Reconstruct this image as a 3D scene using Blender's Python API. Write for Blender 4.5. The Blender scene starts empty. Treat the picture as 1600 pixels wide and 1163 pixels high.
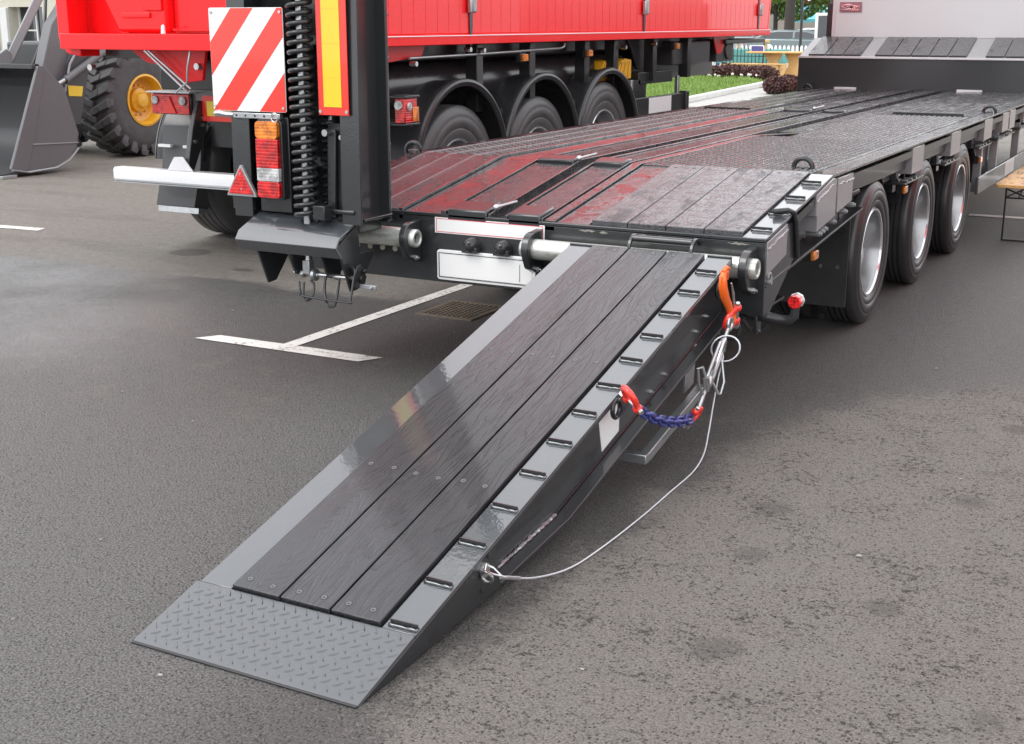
import bpy, bmesh, math, random
from mathutils import Vector, Matrix
random.seed(7)
R = math.radians
PI = math.pi
scene = bpy.context.scene
col = scene.collection

# ------------------------------------------------------------------ camera
cam_d = bpy.data.cameras.new('camera')
cam = bpy.data.objects.new('camera', cam_d)
col.objects.link(cam)
cam.location = (2.8184, -5.2198, 1.6473)
cam.rotation_euler = (R(90 - 15.0425), 0, R(28.4371))
cam_d.sensor_fit = 'HORIZONTAL'
cam_d.sensor_width = 36.0
cam_d.lens = 2042.085 / 1600 * 36.0
cam_d.clip_start = 0.05
cam_d.clip_end = 600
scene.camera = cam
scene.render.resolution_x = 1024
scene.render.resolution_y = 744

# ------------------------------------------------------------------ overcast daylight
SUN_EL, SUN_AZ = R(52), R(215)
world = bpy.data.worlds.new('World')
scene.world = world
world.use_nodes = True
wn = world.node_tree.nodes
wl = world.node_tree.links
wn.clear()
w_out = wn.new('ShaderNodeOutputWorld')
w_bg = wn.new('ShaderNodeBackground')
w_sky = wn.new('ShaderNodeTexSky')
w_sky.sky_type = 'NISHITA'
w_sky.sun_disc = False
w_sky.sun_elevation = SUN_EL
w_sky.sun_rotation = SUN_AZ
w_sky.air_density = 1.0
w_sky.dust_density = 3.0
w_hsv = wn.new('ShaderNodeHueSaturation')
w_hsv.inputs['Saturation'].default_value = 0.12
wl.new(w_sky.outputs['Color'], w_hsv.inputs['Color'])
# cloud cover: soft uneven grey-white layer over the sky
w_tc = wn.new('ShaderNodeTexCoord')
w_no = wn.new('ShaderNodeTexNoise')
w_no.inputs['Scale'].default_value = 1.6
w_no.inputs['Detail'].default_value = 5
wl.new(w_tc.outputs['Generated'], w_no.inputs['Vector'])
w_cr = wn.new('ShaderNodeValToRGB')
w_cr.color_ramp.elements[0].position = 0.3
w_cr.color_ramp.elements[0].color = (15.0, 15.3, 16.2, 1)
w_cr.color_ramp.elements[1].position = 0.72
w_cr.color_ramp.elements[1].color = (23, 23.2, 23.8, 1)
wl.new(w_no.outputs['Fac'], w_cr.inputs['Fac'])
w_mx = wn.new('ShaderNodeMixRGB')
w_mx.inputs['Fac'].default_value = 0.8
wl.new(w_hsv.outputs['Color'], w_mx.inputs['Color1'])
wl.new(w_cr.outputs['Color'], w_mx.inputs['Color2'])
wl.new(w_mx.outputs['Color'], w_bg.inputs['Color'])
w_bg.inputs['Strength'].default_value = 0.085
wl.new(w_bg.outputs['Background'], w_out.inputs['Surface'])

sun_d = bpy.data.lights.new('sun', 'SUN')
sun_d.energy = 0.9
sun_d.angle = R(25)
sun_d.color = (1.0, 0.97, 0.93)
sun = bpy.data.objects.new('sun', sun_d)
col.objects.link(sun)
# the lamp shines from the sky's own sun direction (rotation counts clockwise from +Y)
_sd = Vector((math.sin(SUN_AZ) * math.cos(SUN_EL), math.cos(SUN_AZ) * math.cos(SUN_EL), math.sin(SUN_EL)))
sun.rotation_euler = _sd.to_track_quat('Z', 'Y').to_euler()
sun.location = _sd * 30

scene.view_settings.view_transform = 'Standard'
scene.view_settings.look = 'None'
scene.view_settings.gamma = 1
scene.view_settings.use_curve_mapping = False
scene.view_settings.exposure = 0.55

# ------------------------------------------------------------------ node helpers
class NT:
    def __init__(s, name, rough=0.5, metal=0.0, spec=0.5, coat=0.0, coat_rough=0.05, color=(0.5, 0.5, 0.5)):
        s.m = bpy.data.materials.new(name)
        s.m.use_nodes = True
        s.t = s.m.node_tree
        s.b = s.t.nodes['Principled BSDF']
        s.set('Base Color', (*color, 1)); s.set('Roughness', rough); s.set('Metallic', metal)
        s.set('Specular IOR Level', spec); s.set('Coat Weight', coat); s.set('Coat Roughness', coat_rough)
        s._co = None
    def set(s, k, v):
        if isinstance(v, bpy.types.NodeSocket): s.t.links.new(v, s.b.inputs[k])
        else: s.b.inputs[k].default_value = v
    def n(s, typ, **kw):
        nd = s.t.nodes.new(typ)
        for k, v in kw.items(): setattr(nd, k, v)
        return nd
    def _in(s, nd, key, v):
        if v is None: return
        if isinstance(v, bpy.types.NodeSocket): s.t.links.new(v, nd.inputs[key])
        else: nd.inputs[key].default_value = v
    def obj(s):
        if not s._co: s._co = s.n('ShaderNodeTexCoord')
        return s._co.outputs['Object']
    def world(s):
        return s.n('ShaderNodeNewGeometry').outputs['Position']
    def rnd(s):
        return s.n('ShaderNodeObjectInfo').outputs['Random']
    def math(s, op, a, b=0.5, c=None, clamp=False):
        nd = s.n('ShaderNodeMath', operation=op); nd.use_clamp = clamp
        s._in(nd, 0, a); s._in(nd, 1, b)
        if c is not None: s._in(nd, 2, c)
        return nd.outputs[0]
    def add(s, a, b): return s.math('ADD', a, b)
    def sub(s, a, b): return s.math('SUBTRACT', a, b)
    def mul(s, a, b): return s.math('MULTIPLY', a, b)
    def mx(s, a, b): return s.math('MAXIMUM', a, b)
    def mn(s, a, b): return s.math('MINIMUM', a, b)
    def ss(s, v, a, b):   # smoothstep a..b -> 0..1
        nd = s.n('ShaderNodeMapRange', interpolation_type='SMOOTHSTEP')
        s._in(nd, 0, v)
        lo, hi, o0, o1 = (a, b, 0, 1) if a < b else (b, a, 1, 0)
        nd.inputs[1].default_value = lo; nd.inputs[2].default_value = hi
        nd.inputs[3].default_value = o0; nd.inputs[4].default_value = o1
        return nd.outputs[0]
    def mapv(s, v, scale=(1, 1, 1), loc=(0, 0, 0)):
        nd = s.n('ShaderNodeMapping'); s._in(nd, 0, v)
        nd.inputs['Scale'].default_value = scale
        if isinstance(loc, bpy.types.NodeSocket): s.t.links.new(loc, nd.inputs['Location'])
        else: nd.inputs['Location'].default_value = loc
        return nd.outputs[0]
    def noise(s, v, scale, detail=4, rough=0.55, dist=0.0):
        nd = s.n('ShaderNodeTexNoise'); s._in(nd, 'Vector', v)
        nd.inputs['Scale'].default_value = scale; nd.inputs['Detail'].default_value = detail
        nd.inputs['Roughness'].default_value = rough; nd.inputs['Distortion'].default_value = dist
        return nd.outputs['Fac']
    def vor(s, v, scale, feature='F1', rand=1.0):
        nd = s.n('ShaderNodeTexVoronoi', feature=feature); s._in(nd, 'Vector', v)
        nd.inputs['Scale'].default_value = scale; nd.inputs['Randomness'].default_value = rand
        return nd.outputs['Distance']
    def vorc(s, v, scale):
        nd = s.n('ShaderNodeTexVoronoi'); s._in(nd, 'Vector', v)
        nd.inputs['Scale'].default_value = scale
        return nd.outputs['Color']
    def sep(s, v):
        nd = s.n('ShaderNodeSeparateXYZ'); s._in(nd, 0, v); return nd.outputs
    def comb(s, x, y, z):
        nd = s.n('ShaderNodeCombineXYZ'); s._in(nd, 0, x); s._in(nd, 1, y); s._in(nd, 2, z); return nd.outputs[0]
    def mix(s, f, a, b, mode='MIX'):
        nd = s.n('ShaderNodeMixRGB', blend_type=mode)
        s._in(nd, 0, f)
        for i, v in ((1, a), (2, b)):
            if isinstance(v, tuple) and len(v) == 3: v = (*v, 1)
            s._in(nd, i, v)
        return nd.outputs[0]
    def ramp(s, f, stops):
        nd = s.n('ShaderNodeValToRGB'); s._in(nd, 0, f)
        cr = nd.color_ramp
        while len(cr.elements) < len(stops): cr.elements.new(0.5)
        for e, (p, c) in zip(cr.elements, stops):
            e.position = p; e.color = (*c, 1) if len(c) == 3 else c
        return nd.outputs[0]
    def bump(s, h, strength=0.3, dist=0.01, prev=None, key='Normal'):
        nd = s.n('ShaderNodeBump'); s._in(nd, 'Height', h)
        nd.inputs['Strength'].default_value = strength; nd.inputs['Distance'].default_value = dist
        if prev is not None: s.t.links.new(prev, nd.inputs['Normal'])
        if key: s.t.links.new(nd.outputs[0], s.b.inputs[key])
        return nd.outputs[0]

def plain(name, color, rough=0.4, metal=0.0, coat=0.0, dirt=0.12, bump=0.0, bscale=60, spec=0.5, dirtcol=None, crough=0.05):
    """A paint, rubber or metal with faint dirt, roughness wear and fine relief."""
    q = NT(name, rough, metal, spec, coat, crough, color)
    o = q.obj()
    n1 = q.noise(o, 5.0, 6, 0.65)
    n2 = q.noise(o, 40.0, 3, 0.6)
    f = q.mul(q.ss(q.add(q.mul(n1, 0.7), q.mul(n2, 0.3)), 0.38, 0.68), dirt)
    dc = dirtcol or tuple(c * 0.45 + 0.03 for c in color)
    q.set('Base Color', q.mix(f, color, dc))
    q.set('Roughness', q.add(rough * 0.85, q.mul(n1, rough * 0.35)))
    if bump: q.bump(q.noise(o, bscale, 3), bump, 0.004)
    return q.m

MT = {}
# glossy anthracite machine paint with orange peel
def dark_paint(name, c, rough=0.12, peel=0.10, peel_scale=90, coat=1.0, ior=1.5, spec=0.5):
    q = NT(name, 0.35, 0.0, spec, coat, rough, c)
    q.set('Coat IOR', ior)
    o = q.obj()
    n1 = q.noise(o, 3.0, 5, 0.6)
    n2 = q.noise(o, 26.0, 4, 0.65)
    q.set('Base Color', q.mix(q.mul(q.ss(n2, 0.45, 0.75), 0.25), c, tuple(x * 1.4 + 0.002 for x in c)))
    q.set('Coat Roughness', q.add(rough * 0.6, q.mul(q.ss(n1, 0.35, 0.7), rough)))
    h = q.add(q.noise(o, peel_scale, 2), q.mul(q.noise(o, 4.0, 2), 2.0))
    nd = q.bump(h, peel, 0.004)
    q.t.links.new(nd, q.b.inputs['Coat Normal'])
    return q.m
MT['paint'] = dark_paint('anthracite_paint', (0.017, 0.019, 0.021), 0.06, 0.09, 90, 0.6)
MT['ramp_steel'] = dark_paint('ramp_top_steel', (0.040, 0.045, 0.050), 0.03, 0.07, 45, 1.0, 1.85)
MT['tread'] = dark_paint('tread_plate_paint', (0.052, 0.056, 0.061), 0.17, 0.15, 60, 1.0, 1.6)
MT['black_paint'] = plain('black_chassis_paint', (0.014, 0.015, 0.016), 0.32, 0, 0.25, 0.3, 0.05)
MT['flank'] = dark_paint('flank_panel_paint', (0.07, 0.068, 0.07), 0.10, 0.12, 60, 1.0, 1.6)
MT['outbox'] = dark_paint('flank_paint_with_reflection', (0.23, 0.22, 0.228), 0.10, 0.12, 60, 1.0, 1.6)  # lighter flank grey, red and white reflections put into the base colour

def wood(name, base, dark, wet=0.5, rough0=0.12, rough1=0.5, dust=0.0, cw=0.6, film=0):
    q = NT(name, 0.4)
    rv = q.rnd()
    off = q.comb(q.mul(rv, 3.1), q.mul(rv, 47.0), q.mul(rv, 9.0))
    o = q.mapv(q.obj(), (1, 1, 1), off)
    # knots bend the rings
    st = q.mapv(o, (5.5, 0.55, 5.5))
    warp = q.noise(st, 1.6, 3, 0.5)
    kd = q.vor(q.mapv(o, (3.0, 0.9, 3.0)), 1.0)
    warp = q.add(warp, q.mul(q.ss(kd, 0.34, 0.0), 0.55))
    s = q.sep(o)
    g = q.add(q.mul(s[0], 9.0), q.add(q.mul(warp, 7.0), q.mul(s[1], 0.35)))
    rings = q.math('SINE', q.mul(g, 14.0), 0.0)
    fine = q.noise(q.mapv(o, (60, 2.2, 60)), 3.0, 4, 0.7)
    fib = q.noise(q.mapv(o, (220, 5, 220)), 2.0, 2, 0.6)
    big = q.noise(q.mapv(o, (3, 0.8, 3)), 1.5, 4, 0.6)
    ringm = q.ss(rings, -0.2, 0.95)
    f = q.add(q.mul(ringm, 0.34), q.mul(fine, 0.66))
    c = q.mix(q.ss(f, 0.25, 0.85), base, dark)
    c = q.mix(q.mul(q.ss(big, 0.42, 0.75), 0.35), c, tuple(x * 1.3 for x in base))
    c = q.mix(q.mul(rv, 0.35), c, tuple(x * 1.5 + .004 for x in base))
    q.set('Base Color', c)
    wetm = q.ss(q.noise(q.mapv(o, (4, 1.4, 4)), 2.0, 5, 0.65), 0.62 - wet * 0.4, 0.78 - wet * 0.4)
    rg = q.add(q.mul(wetm, rough0 - rough1), rough1)
    q.set('Roughness', q.add(rg, q.mul(fine, 0.08)))
    h = q.add(q.mul(q.ss(rings, 0.1, 0.95), -0.55), q.add(q.mul(fine, 0.5), q.mul(fib, 0.35)))
    if film:
        w = q.mapv(q.world(), (1.0, 2.2, 1.0))
        fm = q.noise(w, 8.0, 6, 0.7, 0.6)
        h = q.add(h, q.mul(q.ss(fm, 0.50, 0.54), 1.6))
    # long drying cracks
    ck = q.noise(q.mapv(o, (38, 0.9, 38)), 1.0, 3, 0.5)
    h = q.sub(h, q.mul(q.ss(q.math('ABSOLUTE', q.sub(ck, 0.5)), 0.009, 0.0), 0.5))
    q.bump(h, 0.6, 0.003)
    q.set('Coat Weight', q.mul(wetm, cw)); q.set('Coat Roughness', 0.08)
    return q.m
MT['ramp_wood'] = wood('ramp_plank_stained_wood', (0.023, 0.023, 0.026), (0.011, 0.011, 0.012), 0.9, 0.26, 0.36, 0, 0.35)
MT['deck_wood'] = wood('deck_plank_wet_wood', (0.050, 0.050, 0.054), (0.018, 0.018, 0.019), 0.7, 0.16, 0.36, 0, 0.32, film=1)

def wet_plate(name, c, speckle=1.0, patches=0.5, ior=1.65, film_h=0.9):
    """Dark steel under a broken film of rainwater."""
    q = NT(name, 0.3, 0, 0.5, 0.9, 0.05, c)
    q.set('Coat IOR', ior)
    o = q.world()
    film = q.noise(o, 9.0, 6, 0.68, 0.4)
    drops = q.vor(o, 85.0)
    dm = q.ss(drops, 0.32, 0.18)
    mask = q.ss(film, 0.48, 0.56)
    q.set('Base Color', q.mix(q.mul(mask, patches), c, tuple(x * 0.45 for x in c)))
    q.set('Roughness', q.add(0.14, q.mul(mask, 0.28)))
    q.set('Coat Roughness', q.add(0.03, q.mul(mask, 0.12)))
    h = q.add(q.mul(dm, 0.5 * speckle), q.mul(q.ss(film, 0.46, 0.55), film_h))
    nd = q.bump(h, 0.35, 0.003)
    q.t.links.new(nd, q.b.inputs['Coat Normal'])
    return q.m
MT['wet_plate'] = wet_plate('wet_steel_plate', (0.028, 0.029, 0.032), 1.6, 0.3, 1.42, 0.35)
MT['wet_cover'] = wet_plate('wet_chequer_cover', (0.022, 0.021, 0.022), 0.5, 0.8, 1.75, 1.1)

MT['zinc'] = plain('galvanised_steel', (0.52, 0.54, 0.55), 0.32, 0.85, 0, 0.55, 0.08, 30, dirtcol=(0.3, 0.31, 0.31))
def tube_steel():
    q = NT('bare_hinge_tube_steel', 0.3, 0.6)
    o = q.obj()
    n1 = q.noise(q.mapv(o, (3, 12, 12)), 2.2, 6, 0.7)
    n2 = q.noise(q.mapv(o, (0.8, 30, 30)), 2.0, 4, 0.7)
    c = q.mix(q.ss(n1, 0.5, 0.72), (0.60, 0.61, 0.57), (0.30, 0.30, 0.26))
    c = q.mix(q.mul(q.ss(n2, 0.58, 0.74), 0.8), c, (0.13, 0.10, 0.075))
    q.set('Base Color', c)
    q.set('Roughness', q.add(0.22, q.mul(n1, 0.3)))
    q.bump(n2, 0.15, 0.002)
    return q.m
MT['tube'] = tube_steel()
MT['steel'] = plain('bright_fastener_steel', (0.6, 0.6, 0.6), 0.28, 0.95, 0, 0.4)
MT['weld'] = plain('silvery_weld_bead', (0.42, 0.43, 0.45), 0.3, 0.7, 0.3, 0.5, 0.6, 90)
MT['screw'] = plain('dull_screw_steel', (0.20, 0.20, 0.20), 0.35, 0.8, 0, 0.5)
def rubber(name, c, rough=0.5, dust=(0.10, 0.095, 0.09), amt=0.3):
    q = NT(name, rough)
    o = q.obj()
    n = q.noise(o, 6.0, 6, 0.7)
    n2 = q.noise(o, 60.0, 3, 0.7)
    q.set('Base Color', q.mix(q.mul(q.ss(q.add(q.mul(n, .7), q.mul(n2, .3)), 0.4, 0.66), amt), c, dust))
    q.set('Roughness', q.add(rough * 0.8, q.mul(n, rough * 0.4)))
    q.bump(n2, 0.12, 0.003)
    return q.m
MT['tyre'] = rubber('tyre_rubber', (0.030, 0.030, 0.031), 0.36, (0.07, 0.066, 0.065), 0.4)
MT['big_tyre'] = rubber('loader_tyre_rubber', (0.050, 0.050, 0.053), 0.55, (0.11, 0.11, 0.11), 0.5)
MT['mud_plastic'] = rubber('mudguard_plastic', (0.028, 0.028, 0.030), 0.24, (0.05, 0.05, 0.052), 0.3)
MT['flap'] = rubber('mudflap_rubber', (0.018, 0.018, 0.019), 0.4, (0.05, 0.05, 0.05), 0.35)
MT['rim'] = plain('silver_wheel_paint', (0.36, 0.365, 0.37), 0.22, 0.6, 0.4, 0.25)
MT['dump_tyre'] = rubber('shade_lifted_tyre_rubber', (0.060, 0.060, 0.062), 0.42, (0.11, 0.105, 0.105), 0.5)  # rubber colour lightened to offset the shading under the dump body
MT['rim_lip'] = plain('bright_wheel_lip', (0.75, 0.76, 0.78), 0.18, 0.8, 0.4, 0.1)
MT['hub'] = plain('wheel_hub_paint', (0.35, 0.36, 0.37), 0.4, 0.4, 0, 0.5)
MT['red'] = dark_paint('red_body_paint', (0.86, 0.009, 0.012), 0.05, 0.04, 12, 0.35, 1.4, 0.25)
MT['red_shade'] = dark_paint('red_frame_paint', (0.62, 0.010, 0.012), 0.12, 0.06, 30, 0.3, 1.4, 0.25)
MT['yellow'] = plain('machine_yellow_paint', (0.78, 0.42, 0.02), 0.35, 0, 0.4, 0.35, 0.05, dirtcol=(0.4, 0.2, 0.02))
MT['loader_grey'] = plain('loader_grey_paint', (0.115, 0.118, 0.124), 0.4, 0, 0.3, 0.35, 0.05, dirtcol=(0.14, 0.14, 0.145))
MT['loader_dark'] = plain('loader_dark_grey_paint', (0.045, 0.047, 0.05), 0.45, 0, 0.2, 0.35)
MT['loader_light'] = plain('loader_light_edge', (0.30, 0.32, 0.33), 0.35, 0.3, 0.3, 0.2)
MT['white'] = plain('white_sheet', (0.80, 0.80, 0.79), 0.3, 0, 0.4, 0.06, dirtcol=(0.6, 0.6, 0.58))
MT['white_alu'] = plain('white_aluminium_bar', (0.80, 0.81, 0.82), 0.3, 0.1, 0.2, 0.12)
MT['refl_yellow'] = plain('reflective_yellow_sheet', (0.78, 0.55, 0.015), 0.32, 0, 0.5, 0.05)
MT['refl_red'] = plain('reflective_red_sheet', (0.78, 0.035, 0.02), 0.32, 0, 0.5, 0.05)
MT['refl_line'] = plain('thin_red_print', (0.62, 0.04, 0.06), 0.4)
MT['print_black'] = plain('black_print', (0.02, 0.02, 0.022), 0.4)
def lens(name, c, e=0.0):
    q = NT(name, 0.12, 0, 0.5, 1.0, 0.04, c)
    o = q.obj()
    s = q.sep(o)
    grid = q.math('SINE', q.mul(s[2], 420.0), 0)
    g2 = q.math('SINE', q.mul(s[0], 420.0), 0)
    n = q.noise(o, 26, 3)
    q.set('Base Color', q.mix(q.ss(n, 0.35, 0.65), tuple(x * 0.45 for x in c), c))
    q.bump(q.add(q.mul(grid, 0.5), q.mul(g2, 0.5)), 0.25, 0.002)
    return q.m
MT['lens_red'] = lens('red_lamp_lens', (0.75, 0.012, 0.012))
MT['lens_amber'] = lens('amber_lamp_lens', (0.9, 0.25, 0.015))
MT['lens_clear'] = lens('clear_lamp_lens', (0.6, 0.6, 0.6))
MT['orange'] = plain('orange_lacquer_hook', (0.85, 0.13, 0.008), 0.3, 0, 0.6, 0.15, 0.1)
MT['shackle'] = plain('red_lacquer_shackle', (0.80, 0.025, 0.012), 0.3, 0, 0.6, 0.15, 0.1)
MT['chain'] = plain('blue_lacquer_chain', (0.022, 0.03, 0.19), 0.35, 0, 0.4, 0.25, 0.1)
MT['wire'] = plain('plastic_coated_wire_rope', (0.62, 0.64, 0.66), 0.3, 0.4, 0.4, 0.2)
MT['sign_blue'] = plain('blue_sign_face', (0.07, 0.07, 0.25), 0.4)
MT['rust'] = plain('rusty_cast_iron', (0.095, 0.082, 0.066), 0.7, 0.2, 0, 0.8, 0.6, 60, dirtcol=(0.17, 0.13, 0.09))
MT['bench_wood'] = wood('varnished_pine', (0.62, 0.36, 0.13), (0.42, 0.2, 0.06), 0.5, 0.2, 0.4)
MT['picnic_wood'] = wood('pale_timber', (0.66, 0.42, 0.17), (0.48, 0.27, 0.09), 0.2, 0.4, 0.6)

# ------------------------------------------------------------------ asphalt
def asphalt():
    q = NT('wet_worn_asphalt', 0.5)
    p = q.world()
    s = q.sep(p); x, y = s[0], s[1]
    nl = q.noise(p, 0.9, 5, 0.6)           # large wobble
    nm = q.noise(p, 3.2, 6, 0.68)
    nf = q.noise(p, 16.0, 6, 0.72)
    grit = q.noise(p, 130.0, 4, 0.8)
    st = q.vor(p, 105.0)                   # stones
    stc = q.sep(q.vorc(p, 105.0))[0]
    wob = q.mul(q.sub(nl, 0.5), 1.3)
    wob2 = q.mul(q.sub(nm, 0.5), 0.9)
    edge = q.mul(q.sub(nf, 0.5), 0.5)
    # drying lighter lane far left / beyond the trailer
    yy = q.add(y, q.add(q.mul(wob, 0.45), q.mul(edge, 0.25)))
    far = q.mul(q.ss(yy, 1.22, 1.38), q.ss(x, -1.0, -1.8))
    far = q.mx(far, q.ss(y, 5.5, 9.0))
    # drying brownish patch at lower right: breaks up into speckles at its margin
    d1 = q.sub(q.sub(y, q.mul(q.sub(x, 1.1), 1.2)), q.add(q.mul(wob, 0.8), wob2))
    grad = q.mul(q.ss(d1, 1.0, -1.5), q.ss(q.add(x, q.mul(wob2, .7)), 0.95, 1.55))
    spk = q.noise(p, 42.0, 6, 0.78)
    rgt = q.ss(q.sub(q.add(q.mul(grad, 0.58), q.mul(spk, 0.85)), 0.58), -0.06, 0.18)
    # grey dried foreground on the left
    lf = q.mul(q.ss(q.add(y, q.add(wob2, wob)), 0.1, -1.3), q.ss(x, 1.1, 0.5))
    isl = q.mul(q.ss(q.add(q.mul(nm, .6), q.mul(spk, .4)), 0.52, 0.60), q.mul(q.ss(q.add(y, wob2), 0.5, 0.1), q.ss(y, -1.9, -1.2)))
    base = q.mix(q.ss(grit, 0.34, 0.68), (0.040, 0.037, 0.035), (0.150, 0.140, 0.131))
    c = q.mix(lf, base, q.mix(q.ss(grit, 0.36, 0.64), (0.045, 0.043, 0.041), (0.225, 0.215, 0.205)))
    c = q.mix(q.mul(isl, 0.55), c, (0.17, 0.155, 0.135))
    rc = q.mix(q.ss(grit, 0.36, 0.60), (0.112, 0.099, 0.087), (0.245, 0.222, 0.198))
    rc = q.mix(q.mul(q.ss(nm, 0.45, 0.7), 0.25), rc, (0.20, 0.20, 0.18))
    c = q.mix(rgt, c, rc)
    fc = q.mix(q.ss(nf, 0.35, 0.7), (0.20, 0.180, 0.155), (0.27, 0.248, 0.215))
    c = q.mix(q.mul(far, 0.94), c, fc)
    # crisp dark damp pits and a few round footprints of damp on the dry patch
    pn = q.noise(q.mapv(p, (1, 1, 1), (5, 2, 1)), 40.0, 6, 0.82)
    clus = q.mul(q.ss(q.noise(q.mapv(p, (1, 1, 1), (3, 9, 0)), 5.0, 4, 0.6), 0.36, 0.68), 0.085)
    pits = q.ss(q.add(pn, clus), 0.612, 0.650)
    c = q.mix(q.mul(q.mul(pits, rgt), 0.88), c, (0.032, 0.027, 0.024))
    dv = q.vor(q.mapv(p, (1, 1, 1), (0.3, 0.1, 0)), 2.3)
    blot = q.mul(q.ss(q.add(dv, q.mul(q.sub(spk, .5), .35)), 0.19, 0.11), rgt)
    c = q.mix(q.mul(blot, 0.42), c, (0.05, 0.045, 0.042))
    # individual stones, darker or paler
    c = q.mix(q.mul(q.ss(stc, 0.80, 0.95), q.mul(q.ss(st, 0.45, 0.25), 0.45)), c, (0.30, 0.29, 0.27))
    c = q.mix(q.mul(q.ss(stc, 0.26, 0.10), q.mul(q.ss(st, 0.55, 0.3), 0.75)), c, (0.010, 0.010, 0.010))
    # oil spots and lane stains on the far part
    stain = q.ss(q.noise(q.mapv(p, (0.6, 1.6, 1), (7, 2, 0)), 1.1, 5, 0.6), 0.50, 0.62)
    c = q.mix(q.mul(q.mul(stain, far), 0.28), c, (0.10, 0.092, 0.082))
    for (ox, oy, rx, ry) in ((-3.80, 2.03, 0.17, 0.15), (-3.0, 1.66, 0.09, 0.05), (-4.3, 3.9, 0.5, 0.12)):
        ex = q.math('POWER', q.mul(q.sub(x, ox), 1 / rx), 2.0); ey = q.math('POWER', q.mul(q.sub(y, oy), 1 / ry), 2.0)
        c = q.mix(q.mul(q.ss(q.add(q.add(ex, ey), edge), 1.1, 0.7), 0.7), c, (0.055, 0.05, 0.047))
    q.set('Base Color', c)
    # wetness: smooth film left-middle
    wetz = q.mul(q.mul(q.ss(q.add(x, wob), -1.2, -2.6), q.ss(q.add(y, wob2), -1.2, -0.3)), q.sub(1.0, far))
    r = q.add(0.42, q.mul(nf, 0.18))
    r = q.sub(r, q.mul(wetz, 0.16))
    r = q.add(r, q.mul(rgt, 0.26))
    r = q.add(r, q.mul(far, 0.14))
    q.set('Roughness', r)
    q.set('Specular IOR Level', q.add(0.5, q.mul(wetz, 0.3)))
    film = q.mul(wetz, q.ss(q.add(q.mul(nl, .8), q.mul(nf, .2)), 0.34, 0.60))
    q.set('Coat Weight', film); q.set('Coat Roughness', 0.22); q.set('Coat IOR', 1.7)
    h = q.add(q.mul(q.ss(st, 0.0, 0.55), -0.9), q.add(q.mul(grit, 1.3), q.mul(nf, 0.4)))
    h = q.sub(h, q.mul(q.mul(pits, rgt), 0.6))
    nd = q.bump(h, 1.0, 0.009)
    nc = q.bump(h, 0.5, 0.006, key=None)
    q.t.links.new(nc, q.b.inputs['Coat Normal'])
    return q.m
MT['asphalt'] = asphalt()
def worn_line():
    q = NT('worn_road_paint', 0.6)
    p = q.world()
    n = q.noise(p, 38, 5, 0.75); n2 = q.noise(p, 7, 4)
    wear = q.ss(q.add(q.mul(n, 0.65), q.mul(n2, 0.35)), 0.52, 0.60)
    q.set('Base Color', q.mix(q.mul(wear, 0.85), q.mix(n2, (0.72, 0.71, 0.68), (0.60, 0.59, 0.55)), (0.16, 0.15, 0.13)))
    q.bump(q.noise(p, 160, 3), 0.5, 0.004)
    return q.m
MT['line'] = worn_line()

# ------------------------------------------------------------------ mesh helpers
def box(bm, x0, x1, y0, y1, z0, z1, m=None):
    vs = [Vector(p) for p in ((x0, y0, z0), (x1, y0, z0), (x1, y1, z0), (x0, y1, z0), (x0, y0, z1), (x1, y0, z1), (x1, y1, z1), (x0, y1, z1))]
    if m is not None: vs = [m @ v for v in vs]
    v = [bm.verts.new(p) for p in vs]
    for f in ((0, 3, 2, 1), (4, 5, 6, 7), (0, 1, 5, 4), (1, 2, 6, 5), (2, 3, 7, 6), (3, 0, 4, 7)):
        bm.faces.new([v[i] for i in f])
def prism(bm, pts, axis, a, b, m=None):
    """Extrude a 2-D outline along an axis: x -> (y,z), y -> (x,z), z -> (x,y)."""
    def P(p, t):
        v = {'x': (t, p[0], p[1]), 'y': (p[0], t, p[1]), 'z': (p[0], p[1], t)}[axis]
        v = Vector(v)
        return m @ v if m is not None else v
    A = [bm.verts.new(P(p, a)) for p in pts]; B = [bm.verts.new(P(p, b)) for p in pts]
    n = len(pts)
    bm.faces.new(A[::-1]); bm.faces.new(B)
    for i in range(n): bm.faces.new([A[i], A[(i + 1) % n], B[(i + 1) % n], B[i]])
def frame(d):
    d = d.normalized(); u = Vector((0, 0, 1)) if abs(d.z) < 0.9 else Vector((1, 0, 0))
    a = d.cross(u).normalized(); return a, d.cross(a).normalized()
def tube(bm, pts, r, seg=8, closed=False, cap=True):
    pts = [Vector(p) for p in pts]; n = len(pts); rings = []
    rs = r if isinstance(r, (list, tuple)) else [r] * n
    a = None
    for i, p in enumerate(pts):
        if closed: d = (pts[(i + 1) % n] - pts[i - 1])
        else: d = (pts[min(i + 1, n - 1)] - pts[max(i - 1, 0)])
        d.normalize()
        if a is None: a, b = frame(d)
        else:
            a = (a - d * a.dot(d)); 
            if a.length < 1e-6: a, b = frame(d)
            a.normalize(); b = d.cross(a)
        rings.append([bm.verts.new(p + (a * math.cos(t) + b * math.sin(t)) * rs[i]) for t in [2 * PI * k / seg for k in range(seg)]])
    m = n if closed else n - 1
    for i in range(m):
        A, B = rings[i], rings[(i + 1) % n]
        for k in range(seg): bm.faces.new([A[k], A[(k + 1) % seg], B[(k + 1) % seg], B[k]])
    if not closed and cap:
        bm.faces.new(rings[0][::-1]); bm.faces.new(rings[-1])
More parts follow.
